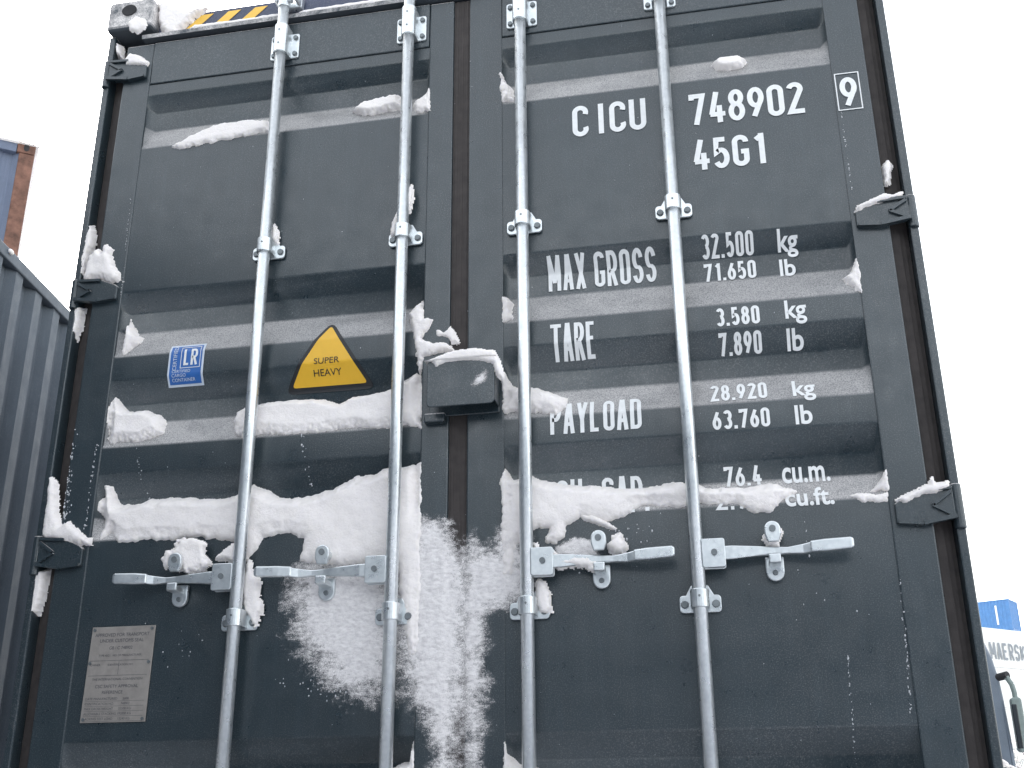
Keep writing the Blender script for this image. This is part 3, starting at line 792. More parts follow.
def snow(label, poly, thick, base='D', step=.003, soft=.03, jit=.008, powder=0, fill=.3, lump=.5, cat='snow', group=None, mat='snow', kind=None, name='snow_patch', xs=26, thr=.47, grad=.05):
    global SN; SN += 1
    P = np.array(poly); x0, z0 = P.min(0)-.02; x1, z1 = P.max(0)+.02
    xa = np.arange(x0, x1, step); za = np.arange(z0, z1, step)
    X, Z = np.meshgrid(xa, za, indexing='ij'); o = SN*13.7
    d = inside([tuple(p) for p in poly], X, Z)+jit*2*(fbm(X*xs*1.6+o, Z*xs*1.6, 5)-.5)
    B = door_surface(X, Z) if base == 'D' else np.full(X.shape, float(base))
    if base == 'D':
        S = B.copy()
        for _ in range(16):
            Q = np.pad(S, 1, mode='edge'); S = (Q[:-2, 1:-1]+Q[2:, 1:-1]+Q[1:-1, :-2]+Q[1:-1, 2:]+S)/5
        wgt = np.clip(d/.012, 0, 1); B = B*(1-wgt)+np.minimum(S, B+.01)*wgt
    low = np.clip((z1-Z)/(z1-z0), 0, 1)**2      # crumbly below, smooth above
    d = d+(.002+.009*low)*(fbm(X*150+o, Z*150, 2)-.5)*(0 if powder else 1)
    n1 = fbm(X*11+o, Z*13+3, 3); n2 = fbm(X*120+o, Z*120, 3)
    if powder:
        g = .5*fbm(X*40+o, Z*80+X*20+2*o, 3)+.5*fbm(X*150+o, Z*260+2*o, 2)
        cov = np.clip((d+.36*grad+grad*.55*(fbm(X*28+o, Z*40, 4)-.5))/grad, 0, 1)
        H = thick*cov*(.35+1.0*g); keep = cov > .01
    else:
        dd = np.clip(d, 0, soft); H = thick*np.sqrt(1-(1-dd/soft)**2)*(1-lump*.6+lump*1.2*n1)+min(thick, .012)*.10*(n2-.5)*(dd/soft)
        H = H+np.maximum(B, 0)*(1-fill)*np.clip(d/(soft*.8), 0, 1)
        H = np.where(d > 0, H, np.maximum(d*1.0, -.006)); keep = d > -step*2
    Y = B-H-.0006
    idx = -np.ones(X.shape, int)
    q = keep[:-1, :-1] & keep[1:, :-1] & keep[:-1, 1:] & keep[1:, 1:]
    u = np.zeros(X.shape, bool); u[:-1, :-1] |= q; u[1:, :-1] |= q; u[:-1, 1:] |= q; u[1:, 1:] |= q
    idx[u] = np.arange(u.sum())
    vs_ = np.stack([X[u], Y[u], Z[u]], 1)
    i, j = np.nonzero(q)
    fs = np.stack([idx[i, j], idx[i+1, j], idx[i+1, j+1], idx[i, j+1]], 1)
    me = bpy.data.meshes.new(name); org = Vector((float(vs_[:, 0].mean()), float(vs_[:, 1].mean()), float(vs_[:, 2].min())))
    me.from_pydata([tuple(v-np.array(org)) for v in vs_], [], fs.tolist()); me.materials.append(MAT[mat])
    if powder:
        at = me.attributes.new('cover', 'FLOAT', 'POINT'); at.data.foreach_set('value', cov[u].astype(np.float32))
    for p in me.polygons: p.use_smooth = True
    ob = bpy.data.objects.new(name, me); COL.objects.link(ob); ob.location = org
    tag(ob, label, cat if kind is None else cat, group, kind)
    return ob
#SNOWDATA
exec_snow = None
snow('thin white streak of snow on the topmost door ledge, left of the first locking bar', [(-0.945, 1.953), (-0.892, 1.988), (-0.817, 2.022), (-0.707, 2.026), (-0.632, 2.018), (-0.628, 1.97), (-0.735, 1.957), (-0.85, 1.951), (-0.923, 1.942)], .010, soft=.016)
snow('small white lump of snow on the topmost ledge beside the second locking bar', [(-0.364, 2.011), (-0.327, 2.042), (-0.263, 2.052), (-0.215, 2.056), (-0.197, 1.999), (-0.255, 1.991), (-0.319, 1.989)], .014, soft=.016)
snow('tiny wedge of snow in the top recess corner beside the centre seal', [(-0.173, 2.013), (-0.15, 2.028), (-0.117, 2.049), (-0.108, 1.965), (-0.159, 1.974)], .012, soft=.015)
snow('tiny white lump of snow at the left end of the right door top ledge', [(0.104, 2.067), (0.136, 2.025), (0.142, 1.973), (0.109, 1.97)], .014, soft=.015)
snow('small oval white blob of snow on the top ledge above the number', [(0.725, 2.025), (0.752, 2.038), (0.803, 2.037), (0.83, 2.017), (0.811, 1.993), (0.771, 1.988), (0.738, 1.999)], .012, soft=.014, jit=.003)
snow('white snow splash on the header beside the corner casting and yellow stripes', [(-1.069, 2.53), (-1.033, 2.532), (-0.956, 2.486), (-0.889, 2.487), (-0.921, 2.46), (-0.956, 2.421), (-0.974, 2.384), (-1.005, 2.381), (-1.034, 2.41), (-1.055, 2.47)], .012, base=.014, soft=.02, jit=.012, powder=0)
snow('round snow clot stuck on the front of the top corner casting', [(-1.136, 2.437), (-1.113, 2.453), (-1.079, 2.436), (-1.072, 2.406), (-1.098, 2.387), (-1.129, 2.404)], .008, base=-.034, soft=.016, jit=.008)
snow('curved white lump of snow on the top left hinge', [(-1.15, 2.304), (-1.131, 2.329), (-1.098, 2.316), (-1.062, 2.283), (-1.067, 2.268), (-1.14, 2.283)], .016, base=-.004, soft=.012, jit=.003)
snow('sliver of snow in the seal gap just above the top left hinge', [(-1.202, 2.398), (-1.183, 2.387), (-1.167, 2.325), (-1.192, 2.344)], .010, base=.022, soft=.008, jit=.004)
snow('large jagged pile of snow resting on the second left hinge', [(-1.183, 1.508), (-1.183, 1.559), (-1.167, 1.587), (-1.154, 1.61), (-1.129, 1.6), (-1.123, 1.627), (-1.1, 1.604), (-1.091, 1.562), (-1.075, 1.54), (-1.059, 1.495)], .022, base=-.003, soft=.02, jit=.012)
snow('tall thin strip of snow in the post gap above the second left hinge', [(-1.21, 1.534), (-1.211, 1.613), (-1.207, 1.679), (-1.202, 1.717), (-1.185, 1.691), (-1.18, 1.634), (-1.191, 1.587), (-1.189, 1.525)], .010, base=.022, soft=.01, jit=.006)
snow('narrow snow strip in the post gap just below the second left hinge', [(-1.216, 1.306), (-1.214, 1.401), (-1.211, 1.427), (-1.185, 1.428), (-1.186, 1.365), (-1.201, 1.311)], .010, base=.022, soft=.01, jit=.006)
snow('snow bank on the third left hinge tapering to a point on the right', [(-1.193, 0.721), (-1.196, 0.798), (-1.198, 0.891), (-1.177, 0.872), (-1.161, 0.79), (-1.142, 0.747), (-1.12, 0.76), (-1.085, 0.732), (-1.048, 0.705), (-1.046, 0.691), (-1.136, 0.704)], .018, base=-.004, soft=.018, jit=.006)
snow('strip of snow in the post gap below the third left hinge', [(-1.208, 0.503), (-1.214, 0.594), (-1.211, 0.632), (-1.18, 0.631), (-1.18, 0.551), (-1.194, 0.511)], .010, base=.022, soft=.01, jit=.006)
snow('small snow triangle in the recess corner left of the blue sticker', [(-1.029, 1.253), (-1.039, 1.316), (-1.035, 1.384), (-1.013, 1.339), (-0.981, 1.314), (-0.992, 1.289), (-1.017, 1.266)], .012, soft=.018)
snow('rounded white snow lump at the left end of the middle ledge', [(-1.035, 0.981), (-1.051, 1.063), (-1.042, 1.13), (-1.028, 1.113), (-1.004, 1.09), (-0.947, 1.086), (-0.905, 1.07), (-0.879, 1.043), (-0.881, 1.009), (-0.911, 0.995), (-0.938, 0.984), (-1.001, 0.989)], .016, soft=.030, jit=.006)
snow('long white snow bank on the ledge beneath the warning triangle', [(-0.673, 1.019), (-0.666, 1.058), (-0.632, 1.079), (-0.521, 1.083), (-0.412, 1.08), (-0.364, 1.061), (-0.325, 1.079), (-0.259, 1.088), (-0.21, 1.093), (-0.178, 1.114), (-0.142, 1.131), (-0.129, 1.12), (-0.116, 0.961), (-0.162, 0.976), (-0.203, 0.97), (-0.317, 0.979), (-0.402, 0.973), (-0.503, 0.972), (-0.572, 0.984), (-0.604, 0.97), (-0.65, 0.977)], .016, soft=.030, jit=.006)
snow('ragged snow climbing the recess edge left of the lock box', [(-0.165, 1.309), (-0.127, 1.347), (-0.118, 1.282), (-0.091, 1.276), (-0.105, 1.246), (-0.122, 1.223), (-0.093, 1.209), (-0.039, 1.198), (-0.033, 1.18), (-0.084, 1.175), (-0.113, 1.167), (-0.123, 1.125), (-0.138, 1.119), (-0.136, 1.204)], .014, soft=.016, jit=.008)
snow('small scraps of snow on the seam above the lock box', [(-0.078, 1.245), (-0.058, 1.237), (-0.041, 1.25), (-0.029, 1.231), (-0.018, 1.203), (-0.035, 1.208), (-0.052, 1.224), (-0.075, 1.229)], .006, base=-.003, soft=.01, jit=.006)
snow('white snow stub between the lock box and the third bar tapering right', [(0.109, 0.988), (0.103, 1.114), (0.122, 1.075), (0.177, 1.068), (0.225, 1.052), (0.277, 1.025), (0.275, 0.996), (0.25, 0.973), (0.193, 0.984), (0.139, 0.995)], .016, soft=.030, jit=.006)
snow('small snow wedge at the recess edge right of the lock box top', [(0.104, 1.329), (0.118, 1.331), (0.133, 1.315), (0.133, 1.262), (0.109, 1.25)], .010, soft=.012, jit=.008)
snow('thick white snow drift along the lower ledge of the left door above the handles', [(-1.022, 0.71), (-1.044, 0.802), (-1.037, 0.861), (-1.019, 0.858), (-1.007, 0.831), (-0.987, 0.81), (-0.959, 0.808), (-0.9, 0.819), (-0.826, 0.823), (-0.751, 0.816), (-0.677, 0.811), (-0.634, 0.82), (-0.598, 0.842), (-0.57, 0.83), (-0.522, 0.805), (-0.459, 0.798), (-0.389, 0.814), (-0.317, 0.841), (-0.246, 0.852), (-0.198, 0.861), (-0.118, 0.862), (-0.106, 0.501), (-0.111, 0.377), (-0.136, 0.354), (-0.161, 0.503), (-0.169, 0.601), (-0.353, 0.6), (-0.436, 0.619), (-0.429, 0.678), (-0.469, 0.693), (-0.547, 0.689), (-0.562, 0.658), (-0.588, 0.627), (-0.608, 0.668), (-0.652, 0.684), (-0.725, 0.696), (-0.782, 0.691), (-0.842, 0.699), (-0.9, 0.697), (-0.965, 0.698), (-0.999, 0.727)], .015, soft=.042, jit=.008, lump=.6, fill=.12)
snow('thick white snow drift on the lower ledge of the right door covering the lettering', [(0.108, 0.555), (0.101, 0.797), (0.11, 0.834), (0.128, 0.814), (0.173, 0.822), (0.199, 0.81), (0.239, 0.794), (0.355, 0.781), (0.47, 0.765), (0.513, 0.779), (0.584, 0.777), (0.62, 0.758), (0.718, 0.751), (0.78, 0.761), (0.822, 0.747), (0.84, 0.731), (0.819, 0.712), (0.794, 0.7), (0.773, 0.681), (0.736, 0.678), (0.716, 0.692), (0.693, 0.707), (0.642, 0.707), (0.606, 0.715), (0.556, 0.704), (0.494, 0.714), (0.457, 0.719), (0.418, 0.691), (0.367, 0.676), (0.305, 0.693), (0.266, 0.674), (0.263, 0.644), (0.242, 0.632), (0.217, 0.638), (0.228, 0.671), (0.176, 0.666), (0.135, 0.63), (0.131, 0.554)], .016, soft=.036, jit=.008, lump=.6, fill=.15)
snow('thin curled ridge of snow hanging under the right door drift', [(0.305, 0.698), (0.335, 0.699), (0.37, 0.679), (0.397, 0.659), (0.384, 0.658), (0.345, 0.675), (0.315, 0.684)], .012, soft=.008, jit=.003)
snow('small scrap of snow at the right end of the lower ledge', [(0.97, 0.711), (0.995, 0.72), (1.023, 0.707), (1.054, 0.713), (1.051, 0.69), (1.01, 0.695), (0.982, 0.697)], .008, soft=.012, jit=.008)
snow('small pale snow wedge in the recess corner near the third right hinge', [(1.016, 0.719), (1.038, 0.743), (1.057, 0.77), (1.055, 0.719)], .008, soft=.012, jit=.004)
snow('small snow wedge in the recess corner right of the kg lettering', [(1.013, 1.301), (1.035, 1.316), (1.054, 1.346), (1.056, 1.286), (1.055, 1.245), (1.033, 1.265)], .008, soft=.012, jit=.006)
snow('narrow clot of snow in the gap above the upper right hinge', [(1.151, 1.614), (1.168, 1.633), (1.175, 1.623), (1.166, 1.568), (1.151, 1.558)], .012, base=.01, soft=.008, jit=.004)
snow('thin line of snow along the top of the upper right hinge', [(1.066, 1.478), (1.073, 1.492), (1.11, 1.506), (1.143, 1.52), (1.165, 1.514), (1.188, 1.521), (1.181, 1.503), (1.145, 1.499), (1.098, 1.489)], .010, base=-.014, soft=.010, jit=.002)
snow('snow strip on top of the lower right hinge with a small spike', [(1.071, 0.689), (1.097, 0.702), (1.131, 0.715), (1.15, 0.721), (1.158, 0.741), (1.162, 0.721), (1.192, 0.729), (1.195, 0.714), (1.18, 0.705), (1.136, 0.7), (1.088, 0.683)], .012, base=-.012, soft=.010, jit=.004)
snow('snow clumps packed over the leftmost handle catch', [(-0.81, 0.633), (-0.801, 0.654), (-0.781, 0.653), (-0.769, 0.679), (-0.727, 0.688), (-0.693, 0.667), (-0.693, 0.638), (-0.665, 0.61), (-0.718, 0.604), (-0.775, 0.602), (-0.802, 0.616)], .022, base=-.028, soft=.014, jit=.016, lump=1)
snow('small heap of snow on the leftmost handle hub', [(-0.662, 0.629), (-0.642, 0.652), (-0.61, 0.674), (-0.592, 0.66), (-0.594, 0.62), (-0.628, 0.622)], .012, base=-.030, soft=.012, jit=.008)
snow('ragged snow stuck to the leftmost bar below the drift', [(-0.578, 0.623), (-0.544, 0.574), (-0.531, 0.486), (-0.545, 0.453), (-0.573, 0.487), (-0.584, 0.558)], .014, base=-.012, soft=.012, jit=.012)
snow('snow crumbs heaped on the third bar handle', [(0.193, 0.62), (0.219, 0.606), (0.256, 0.58), (0.318, 0.581), (0.345, 0.57), (0.339, 0.551), (0.255, 0.565), (0.195, 0.567)], .016, base=-.030, soft=.012, jit=.014, lump=1)
snow('crumbly flakes of snow above the third bar handle', [(0.231, 0.626), (0.29, 0.64), (0.343, 0.632), (0.351, 0.592), (0.301, 0.579), (0.241, 0.597)], .006, powder=1, mat='powder', grad=.02)
snow('round clump of snow right of the third handle catch', [(0.37, 0.612), (0.386, 0.634), (0.406, 0.638), (0.42, 0.617), (0.411, 0.588), (0.387, 0.592)], .020, base=-.02, soft=.014, jit=.008)
snow('snow clump left of the fourth handle catch', [(0.747, 0.605), (0.758, 0.627), (0.778, 0.643), (0.795, 0.622), (0.783, 0.589), (0.755, 0.593)], .014, base=-.03, soft=.012, jit=.006)
snow('snow stuck on the right side of the third bar below its handle', [(0.196, 0.536), (0.216, 0.531), (0.223, 0.498), (0.227, 0.454), (0.2, 0.453), (0.191, 0.497)], .014, base=-.012, soft=.012, jit=.010)
snow('snow caught on the left of the second bar upper clamp', [(-0.218, 1.55), (-0.213, 1.596), (-0.196, 1.636), (-0.191, 1.541)], .012, base=-.012, soft=.010, jit=.003)
snow('snow lump on the right side of the second bar above its clamp', [(-0.172, 1.605), (-0.164, 1.67), (-0.156, 1.702), (-0.149, 1.655), (-0.157, 1.613)], .014, base=-.03, soft=.010, jit=.003)
snow('thin smear of snow beside the first bar upper clamp', [(-0.583, 1.578), (-0.581, 1.628), (-0.566, 1.603), (-0.563, 1.559)], .010, base=-.012, soft=.010, jit=.003)
snow('low snow patch on the bottom ledge left of the centre seal', [(-0.183, 0.029), (-0.183, 0.097), (-0.158, 0.113), (-0.135, 0.115), (-0.118, 0.16), (-0.114, 0.028)], .022, soft=.026, jit=.005)
snow('low snow patch on the bottom ledge right of the centre seal', [(0.101, 0.026), (0.107, 0.156), (0.116, 0.124), (0.139, 0.106), (0.175, 0.099), (0.199, 0.081), (0.211, 0.025)], .022, soft=.026, jit=.005)
snow('smear of snow on the front corner of the lock box', [(0.034, 1.046), (0.055, 1.072), (0.077, 1.084), (0.082, 1.061), (0.066, 1.046), (0.047, 1.039)], .0015, base=-.075, powder=1, thr=.55, mat='powder', grad=.03)
snow('fine bumpy frost patch under the second bar handle, rounded at the bottom', [(-0.468, 0.47), (-0.471, 0.555), (-0.452, 0.604), (-0.409, 0.629), (-0.165, 0.627), (-0.148, 0.403), (-0.166, 0.306), (-0.192, 0.247), (-0.241, 0.26), (-0.282, 0.252), (-0.32, 0.277), (-0.364, 0.312), (-0.401, 0.357), (-0.436, 0.408)], .006, powder=1, thr=.41, mat='powder', step=.0025, grad=.15)
snow('powdery frost column left of the centre seal below the lock box', [(-0.145, 0.697), (-0.105, 0.72), (-0.06, 0.706), (-0.028, 0.683), (-0.006, 0.629), (0.031, 0.533), (0.032, 0.373), (0.01, 0.219), (-0.025, 0.027), (-0.064, 0.028), (-0.08, 0.141), (-0.102, 0.191), (-0.133, 0.246), (-0.158, 0.306), (-0.175, 0.607)], .005, powder=1, thr=.40, mat='powder', step=.0025, grad=.11)
snow('powdery frost column right of the centre seal below the lock box', [(0.005, 0.618), (0.02, 0.659), (0.046, 0.634), (0.078, 0.633), (0.093, 0.671), (0.114, 0.685), (0.176, 0.641), (0.184, 0.489), (0.098, 0.463), (0.07, 0.449), (0.065, 0.253), (0.044, 0.026), (0.024, 0.027), (0.013, 0.151), (-0.008, 0.266), (-0.02, 0.498)], .005, powder=1, thr=.40, mat='powder', step=.0025, grad=.10)

# snow lying on the lock box
bm = bmesh.new(); V = {}
n, m_ = 30, 16
for i in range(n+1):
    for j in range(m_+1):
        x = X0-.006+(X1-X0+.012)*i/n; y = YF-.010+(.080)*j/m_
        e = min(1, min(i, n-i)/3)**.5*min(1, (j)/2.5)**.5
        lx = 1 if x > X0+.035 else max(.15, (x-X0)/.035+.2)
        V[i, j] = bm.verts.new((x, y, Z1-.003+e*lx*(.010+.012*float(fbm(np.array(x*40.), np.array(y*40.))))))
for i in range(n):
    for j in range(m_): bm.faces.new((V[i, j], V[i+1, j], V[i+1, j+1], V[i, j+1]))
ring = [V[i, 0] for i in range(n+1)]+[V[n, j] for j in range(1, m_+1)]+[V[i, m_] for i in range(n-1, -1, -1)]+[V[0, j] for j in range(m_-1, 0, -1)]
bm.faces.new(ring[::-1])
o = mk('snow_patch', bm, MAT['snow'], smooth=True); tag(o, 'cap of snow lying on top of the grey lock box', 'snow')
snow('lip of snow drooping over the lock box front and its right corner', [(-0.07, 1.12), (-0.049, 1.135), (-0.008, 1.146), (0.047, 1.147), (0.098, 1.137), (0.109, 1.116), (0.122, 1.075), (0.12, 1.058), (0.109, 1.065), (0.098, 1.1), (0.061, 1.114), (0.012, 1.119), (-0.035, 1.117), (-0.059, 1.107)], .008, base=-.075, soft=.010, jit=.002)
# rope of snow on the header gutter
for lab, xa_, xb_ in (('long thin rope of snow on the header gutter between the corner casting and first bar', -.93, -.60), ('thin rope of snow on the header gutter between the first and second bars', -.555, -.18), ('short bit of snow on the header gutter right of the second bar', -.14, -.03)):
    bm = bmesh.new(); prev = None; k = int((xb_-xa_)/.006)
    for i in range(k+1):
        x = xa_+(xb_-xa_)*i/k; e = min(1, min(i, k-i)/4)**.5; r_ = (.0045+.008*float(fbm(np.array(x*30.), np.array(1.5))))*e+.0008
        q = [bm.verts.new((x, -.012+r_*1.1*math.cos(a), 2.3905+r_*math.sin(a))) for a in (2*math.pi*t/10 for t in range(10))]
        if prev:
            for t in range(10): bm.faces.new((prev[t], prev[(t+1) % 10], q[(t+1) % 10], q[t]))
        else: bm.faces.new(q)
        prev = q
    bm.faces.new(prev[::-1]); o = mk('snow_patch', bm, MAT['snow'], smooth=True); tag(o, lab, 'snow')

# crumbs of snow frozen to the doors: nobody could count them
bm = bmesh.new()
def crumb(x, y, z, r):
    r *= .72; m = Matrix.Translation((x, y, z)) @ Matrix.Diagonal((r*random.uniform(.6, 1.5), r*.6, r*random.uniform(.6, 2.2), 1))
    bmesh.ops.create_icosphere(bm, subdivisions=1, radius=1, matrix=m)
def surf(x, z): return float(door_surface(np.array([x]), np.array([z]))[0])
def trail(p, q, n, r, sp=.003):
    for i in range(n):
        t = random.random(); x = p[0]+(q[0]-p[0])*t+random.gauss(0, sp); z = p[1]+(q[1]-p[1])*t
        crumb(x, surf(x, z), z, r*random.uniform(.5, 1.3))
def px(*a): return a
T = [(-0.946, 0.973), (-0.911, 0.811), (-0.455, 0.97), (-0.432, 0.821), (-1.07, 0.996), (-1.073, 0.735), (-1.156, 1.033), (-1.132, 0.744), (1.007, 1.23), (1.001, 0.902), (1.057, 0.548), (1.039, 0.175), (0.918, 0.367), (0.91, 0.085), (1.064, 1.798), (1.065, 1.55), (-1.066, 1.813), (-1.055, 1.435), (0.856, 0.656), (0.86, 0.557), (1.054, 0.407), (1.041, 0.207)]
trail(T[0], T[1], 14, .0022); trail(T[2], T[3], 18, .0024); trail(T[4], T[5], 40, .0022, .002); trail(T[6], T[7], 120, .0028, .006)
trail(T[10], T[11], 16, .0022, .002); trail(T[20], T[21], 26, .0022, .0015); trail(T[12], T[13], 34, .0018, .0015); trail(T[14], T[15], 30, .0018, .001); trail(T[16], T[17], 30, .0016, .001); trail(T[18], T[19], 8, .0022)
for k in range(130):
    x = random.uniform(-1.03, 1.03); z = random.uniform(.0, 2.3)
    crumb(x, surf(x, z), z, random.uniform(.0007, .0015))
for cx_, cz_, n, sx_, sz_ in ((-.70, .43, 16, .10, .03), (.28, .60, 90, .05, .02), (-.33, .30, 70, .07, .02), (.42, .64, 26, .04, .02), (.85, .44, 6, .06, .04)):
    for k in range(n):
        x = random.gauss(cx_, sx_); z = random.gauss(cz_, sz_); crumb(x, surf(x, z), z, random.uniform(.0010, .0034))
o = mk('snow_crumbs', bm, MAT['frost'], smooth=True); tag(o, 'scattered white snow crumbs frozen to the grey doors', 'snow', kind='stuff')

# ------------------------------------------------------------------ neighbour container, on the left
d = Vector((-.1614, .9869)).normalized()   # direction of its long side
rz = math.atan2(-d.x, d.y)
nb = Vector((-2.563, 1.342))               # a point on the top outer rail
org = nb-d*6.2-Vector((d.y, -d.x))*W2
make_container('shipping_container', 'slate grey corrugated container side on the left, alongside the large one', MAT['paint2'], 12.19, 2.896, (org.x, org.y, ZB), rz, pitch=.215, rail=.07)
# chassis under both
def chassis(name, label, loc, rz, L):
    root = empty(name, loc, rz); tag(root, label, 'trailer', 'container trailers')
    for s in (-1, 1):
        bm = bmesh.new(); box(bm, s*.5-.07, s*.5+.07, .1, L, .86, .88); box(bm, s*.5-.008, s*.5+.008, .1, L, .88, 1.22); box(bm, s*.5-.07, s*.5+.07, .1, L, 1.22, 1.235)
        mk('frame_beam', bm, MAT['steel'], root)
    for y in (.09, 4.0, 8.2, L-.1):
        bm = bmesh.new(); box(bm, -1.2, 1.2, y-.08, y+.08, 1.09, 1.232); mk('cross_member', bm, MAT['steel'], root, bevel=.006)
    bm = bmesh.new(); box(bm, -1.15, 1.15, .0, .09, .45, .57); mk('bumper', bm, MAT['steel'], root, bevel=.01)
    for s in (-1, 1):
        bm = bmesh.new(); box(bm, s*.85-.14, s*.85+.14, -.03, .0, .46, .56); mk('tail_lamp', bm, MAT['lamp'], root, bevel=.005)
        for y in (1.2, 2.5):
            bm = bmesh.new(); cyl(bm, (s*.72, y, .5), (s*1.18, y, .5), .5, n=32); w = mk('wheel', bm, MAT['dark'], root, bevel=.04)
            bm = bmesh.new(); cyl(bm, (s*1.17, y, .5), (s*1.19, y, .5), .28, n=24); mk('rim', bm, MAT['bolt'], w)
        bm = bmesh.new(); box(bm, s*.8-.06, s*.8+.06, L-2.6, L-2.45, 0, .9); mk('landing_leg', bm, MAT['steel'], root)
    return root
chassis('container_trailer', 'dark steel trailer frame carrying the large dark grey container', (0, 0, GROUND), 0, 12.1)
chassis('container_trailer', 'dark steel trailer frame carrying the slate grey container on the left', (org.x, org.y, GROUND), rz, 12.1)
bm = bmesh.new(); p = nb-d*.02
m = Matrix.Translation((-2.575, 1.446, 2.508)) @ Matrix.Diagonal((.010, .020, .014, 1)); bmesh.ops.create_icosphere(bm, subdivisions=2, radius=1, matrix=m)
o = mk('snow_patch', bm, MAT['snow'], smooth=True); tag(o, 'tiny snow dot on the top rail of the left container', 'snow')

# ------------------------------------------------------------------ stack with the rusty corner, far left
SX, SY, SZ, SR = -5.60, 5.45, 6.08, R(37.6)
for k in range(3):
    z = SZ-2.6*(3-k)-.0
    cxy = Matrix.Rotation(SR, 2) @ Vector((-W2, 0))
    make_container('shipping_container', ('bottom blue container of the rusty cornered stack', 'middle blue container of the rusty cornered stack', 'faded blue container with rusty brown corner post, topmost of its stack at the left')[k], MAT['paleblue'], 6.06, 2.59, (SX+cxy.x, SY+cxy.y, z), SR, 'containers stacked behind the left one', post=MAT['rust'], cast=MAT['rust'])
snow_cap('snow layer on the roof of the rusty cornered blue container', 6.06, 2.59, (SX+cxy.x, SY+cxy.y, SZ-2.6), SR, .16, .03)

# ------------------------------------------------------------------ far stacks on the right
def far_stack(cx_, cy_, ztop, rz, n, H, mats, labels, L=12.19, group=None):
    for k in range(n):
        z = ztop-H*(n-k)
        make_container('shipping_container', labels[k], mats[k], L, H-.01, (cx_, cy_, z), rz, group)
th = R(42); yd = Vector((math.cos(th), math.sin(th))); xd = Vector((yd.y, -yd.x))
wo = Vector((17.05, 77.27))-yd*6-xd*W2
F2 = MAT['farwhite']
far_stack(wo.x, wo.y, GROUND+5*2.585, th-math.pi/2, 5, 2.585, (F2,)*5, ['%s white container of the far white stack' % q for q in ('lowest', 'second lowest', 'middle', 'second highest')]+['white container lettered MAERSK, topmost of the far white stack'], group='white containers in the far stack')
wc = [x for x in COL.objects if x.get('label', '').startswith('white container lettered')][0]
bm = bmesh.new(); write(bm, 'MAERSK', 0, 3.7, 0, 1.12, .16, .24)
for v in bm.verts: v.co.y *= 20
o = mk('lettering', bm, MAT['logogrey'], wc); o.rotation_euler = (0, 0, R(90)); o.location = (W2+.02, 6.45, .52)
for k in range(2):
    bm = bmesh.new(); box(bm, W2+.005, W2+.018, .3, 11.9, .02, .28) if k == 0 else box(bm, W2+.005, W2+.018, .3, 11.9, 2.5, 2.56)
    mk('side_panel_edge', bm, F2, wc)
rz_ = R(62); xd = Vector((math.cos(rz_), math.sin(rz_))); yd = Vector((-xd.y, xd.x))
bo = Vector((23.6, 97.3))+xd*W2
labs = ['%s blue container of the far blue stack' % q for q in ('lowest', 'second lowest', 'third lowest', 'middle', 'third highest', 'second highest')]+['bright blue container, topmost of the far stack behind the white containers']
far_stack(bo.x, bo.y, GROUND+7*2.575, rz_, 7, 2.575, (MAT['farblue'],)*7, labs, group='blue containers in the far stack')
bc = [x for x in COL.objects if x.get('label', '').startswith('bright blue container')][0]
bm = bmesh.new()
box(bm, -W2-.02, -W2-.004, 1.05, 1.20, .5, 2.1)
mk('lettering_block', bm, MAT['white'], bc)

# ------------------------------------------------------------------ grey truck parked behind, right
tk = empty('parked_truck', (2.63, 11.8, GROUND)); tag(tk, 'grey truck cab with a pale door mirror, parked behind the large container at the right', 'truck')
half = [(1.16, .55), (1.16, 2.30), (1.15, 2.81), (1.14, 3.04), (1.096, 3.33), (1.04, 3.51), (.95, 3.60), (.70, 3.66)]
bm = bmesh.new(); prism(bm, half+[(-a, b) for a, b in half[::-1]], 0, 2.1)
for v in bm.verts:
    if v.co.y < .1 and v.co.z > 1.4: v.co.y += (v.co.z-1.4)*.06
mk('cab', bm, MAT['truck'], tk, bevel=.04, seg=3)
bm = bmesh.new(); V = [bm.verts.new(q) for q in ((-.92, .035, 1.75), (.92, .035, 1.75), (.88, .15, 2.85), (-.88, .15, 2.85))]; bm.faces.new(V); o = mk('windscreen', bm, MAT['glass'], tk)
md = o.modifiers.new('s', 'SOLIDIFY'); md.thickness = .02
bm = bmesh.new(); box(bm, -.8, .8, -.03, .02, .95, 1.45); mk('grille', bm, MAT['steel'], tk, bevel=.02)
bm = bmesh.new(); box(bm, -1.18, 1.18, -.10, .30, .38, .80); mk('bumper', bm, MAT['truck'], tk, bevel=.04)
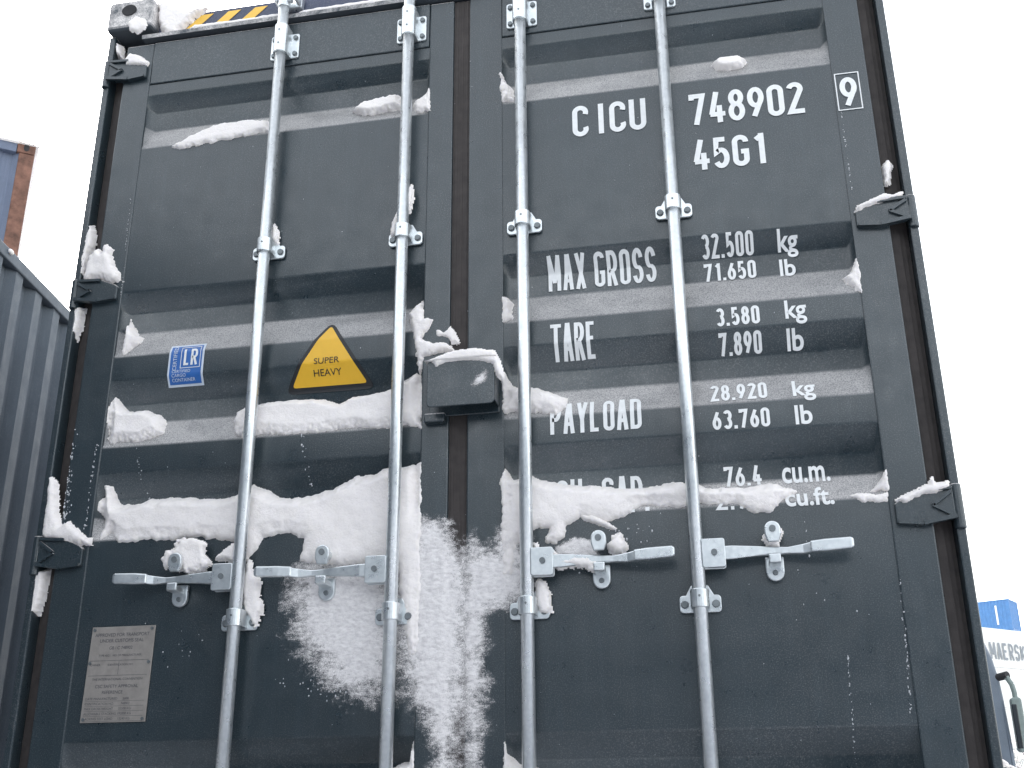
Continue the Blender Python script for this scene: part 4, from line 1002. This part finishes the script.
for s_ in (-1, 1):
    bm = bmesh.new(); box(bm, s_*.88-.17, s_*.88+.17, -.125, -.09, .5, .70); mk('headlight', bm, MAT['pale'], tk, bevel=.03)
    bm = bmesh.new(); box(bm, s_*1.158-.008, s_*1.158+.008, .45, 1.45, 1.75, 2.55); mk('side_window', bm, MAT['glass'], tk, bevel=.004)
    bm = bmesh.new()
    cyl(bm, (s_*1.10, .16, 3.08), (s_*1.215, .02, 3.10), .045); mk('mirror_knuckle', bm, MAT['dark'], tk)
    bm = bmesh.new()
    pp = [(s_*1.20, .03, 3.08), (s_*1.245, .02, 2.99), (s_*1.26, .02, 2.90), (s_*1.26, .02, 2.80)]
    for a_, b_ in zip(pp, pp[1:]): cyl(bm, a_, b_, .030, n=10)
    mk('mirror_arm', bm, MAT['palegreen'], tk)
    bm = bmesh.new(); xs_ = sorted((s_*1.20, s_*1.32)); prism(bm, rounded(xs_[0], xs_[1], 2.22, 2.84, .04), -.02, .10); mk('mirror_housing', bm, MAT['palegreen'], tk, bevel=.02)
    bm = bmesh.new(); xs_ = sorted((s_*1.195, s_*1.255)); box(bm, xs_[0], xs_[1], -.027, .0, 2.26, 2.76); mk('mirror_glass', bm, MAT['glass'], tk, bevel=.01)
    for y_ in (1.2,):
        bm = bmesh.new(); cyl(bm, (s_*.85, y_, .5), (s_*1.15, y_, .5), .5, n=32); w = mk('wheel', bm, MAT['dark'], tk, bevel=.04)
        bm = bmesh.new(); cyl(bm, (s_*1.14, y_, .5), (s_*1.16, y_, .5), .27, n=24); mk('rim', bm, MAT['bolt'], w)
bm = bmesh.new()
for s_ in (-1, 1): box(bm, s_*.42-.05, s_*.42+.05, 2.1, 8, .75, 1.0)
box(bm, -.42, .42, 2.2, 2.4, .76, .99); box(bm, -.42, .42, 6, 6.2, .76, .99); mk('chassis_frame', bm, MAT['steel'], tk)
for s_ in (-1, 1):
    bm = bmesh.new(); cyl(bm, (s_*.72, 5.6, .5), (s_*1.18, 5.6, .5), .5, n=32); mk('wheel', bm, MAT['dark'], tk, bevel=.04)
# snow heaped on the mirror bracket side of the cab
bm = bmesh.new()
for k in range(26):
    x = 3.62+random.uniform(-.12, .22); z = .44+random.gauss(0, .06)-(x-3.55)*.35; r_ = random.uniform(.02, .055)
    bmesh.ops.create_icosphere(bm, subdivisions=2, radius=1, matrix=Matrix.Translation((x, 11.76, z)) @ Matrix.Rotation(.5, 4, 'Y') @ Matrix.Diagonal((r_*1.6, r_, r_*.5, 1)))
o = mk('truck_snow', bm, MAT['snow'], smooth=True); tag(o, 'streaky snow sticking to the grey truck cab corner', 'snow', kind='stuff')

# ------------------------------------------------------------------ bare shrub at the right edge
def shrub(loc, H, label):
    root = empty('bare_shrub', loc); tag(root, label, 'shrub', 'bare shrubs')
    rnd = random.Random(int(loc[0]*100)); bt = bmesh.new(); bb = bmesh.new(); sn = bmesh.new()
    def grow(p, d, L, r, lvl):
        q = p+d*L; cyl(bt if lvl < 2 else bb, p, q, r, r*.65, n=6, caps=False)
        if rnd.random() < .5 and lvl > 1:
            bmesh.ops.create_icosphere(sn, subdivisions=1, radius=1, matrix=Matrix.Translation((p+q)/2+Vector((0, 0, r))) @ Matrix.Diagonal((L*.3, .04, .03, 1)))
        if lvl >= 5: return
        for k in range(3 if lvl < 4 else 2):
            dd = (d+Vector((rnd.uniform(-1, 1), rnd.uniform(-1, 1), rnd.uniform(-.4, .7)))*.75).normalized()
            grow(q, dd, L*rnd.uniform(.6, .85), r*.62, lvl+1)
    for k in range(4): grow(Vector((rnd.uniform(-.2, .2), rnd.uniform(-.2, .2), -.05)), Vector((rnd.uniform(-.4, .4), rnd.uniform(-.4, .4), 1)).normalized(), H*.25, .035, 0)
    mk('stem', bt, MAT['bark'], root); mk('twigs', bb, MAT['bark'], root); tag(mk('snow_on_twigs', sn, MAT['snow'], root, smooth=True), kind='stuff')
shrub((7.5, 27.3, GROUND), 3.9, 'bare dark twigged shrub with snow behind the truck mirror at the right edge')
shrub((9.3, 29.0, GROUND), 3.6, 'bare shrub standing farther right behind the snow speckled one')

# ------------------------------------------------------------------ unseen container row added behind the viewer, blocks low sky to darken the lower doors
for i_, x_ in enumerate((-19.0, -6.4, 6.2)):
    for k in range(2):
        make_container('shipping_container', '%s dark container %s of the unseen row added to block low sky' % (('upper' if k else 'lower'), ('at the far end', 'in the middle', 'at the near end')[i_]), MAT['paint2'], 12.19, 2.59, (x_+12.19, -11.2, GROUND+2.595*k), R(90), 'unseen containers added behind the viewer')
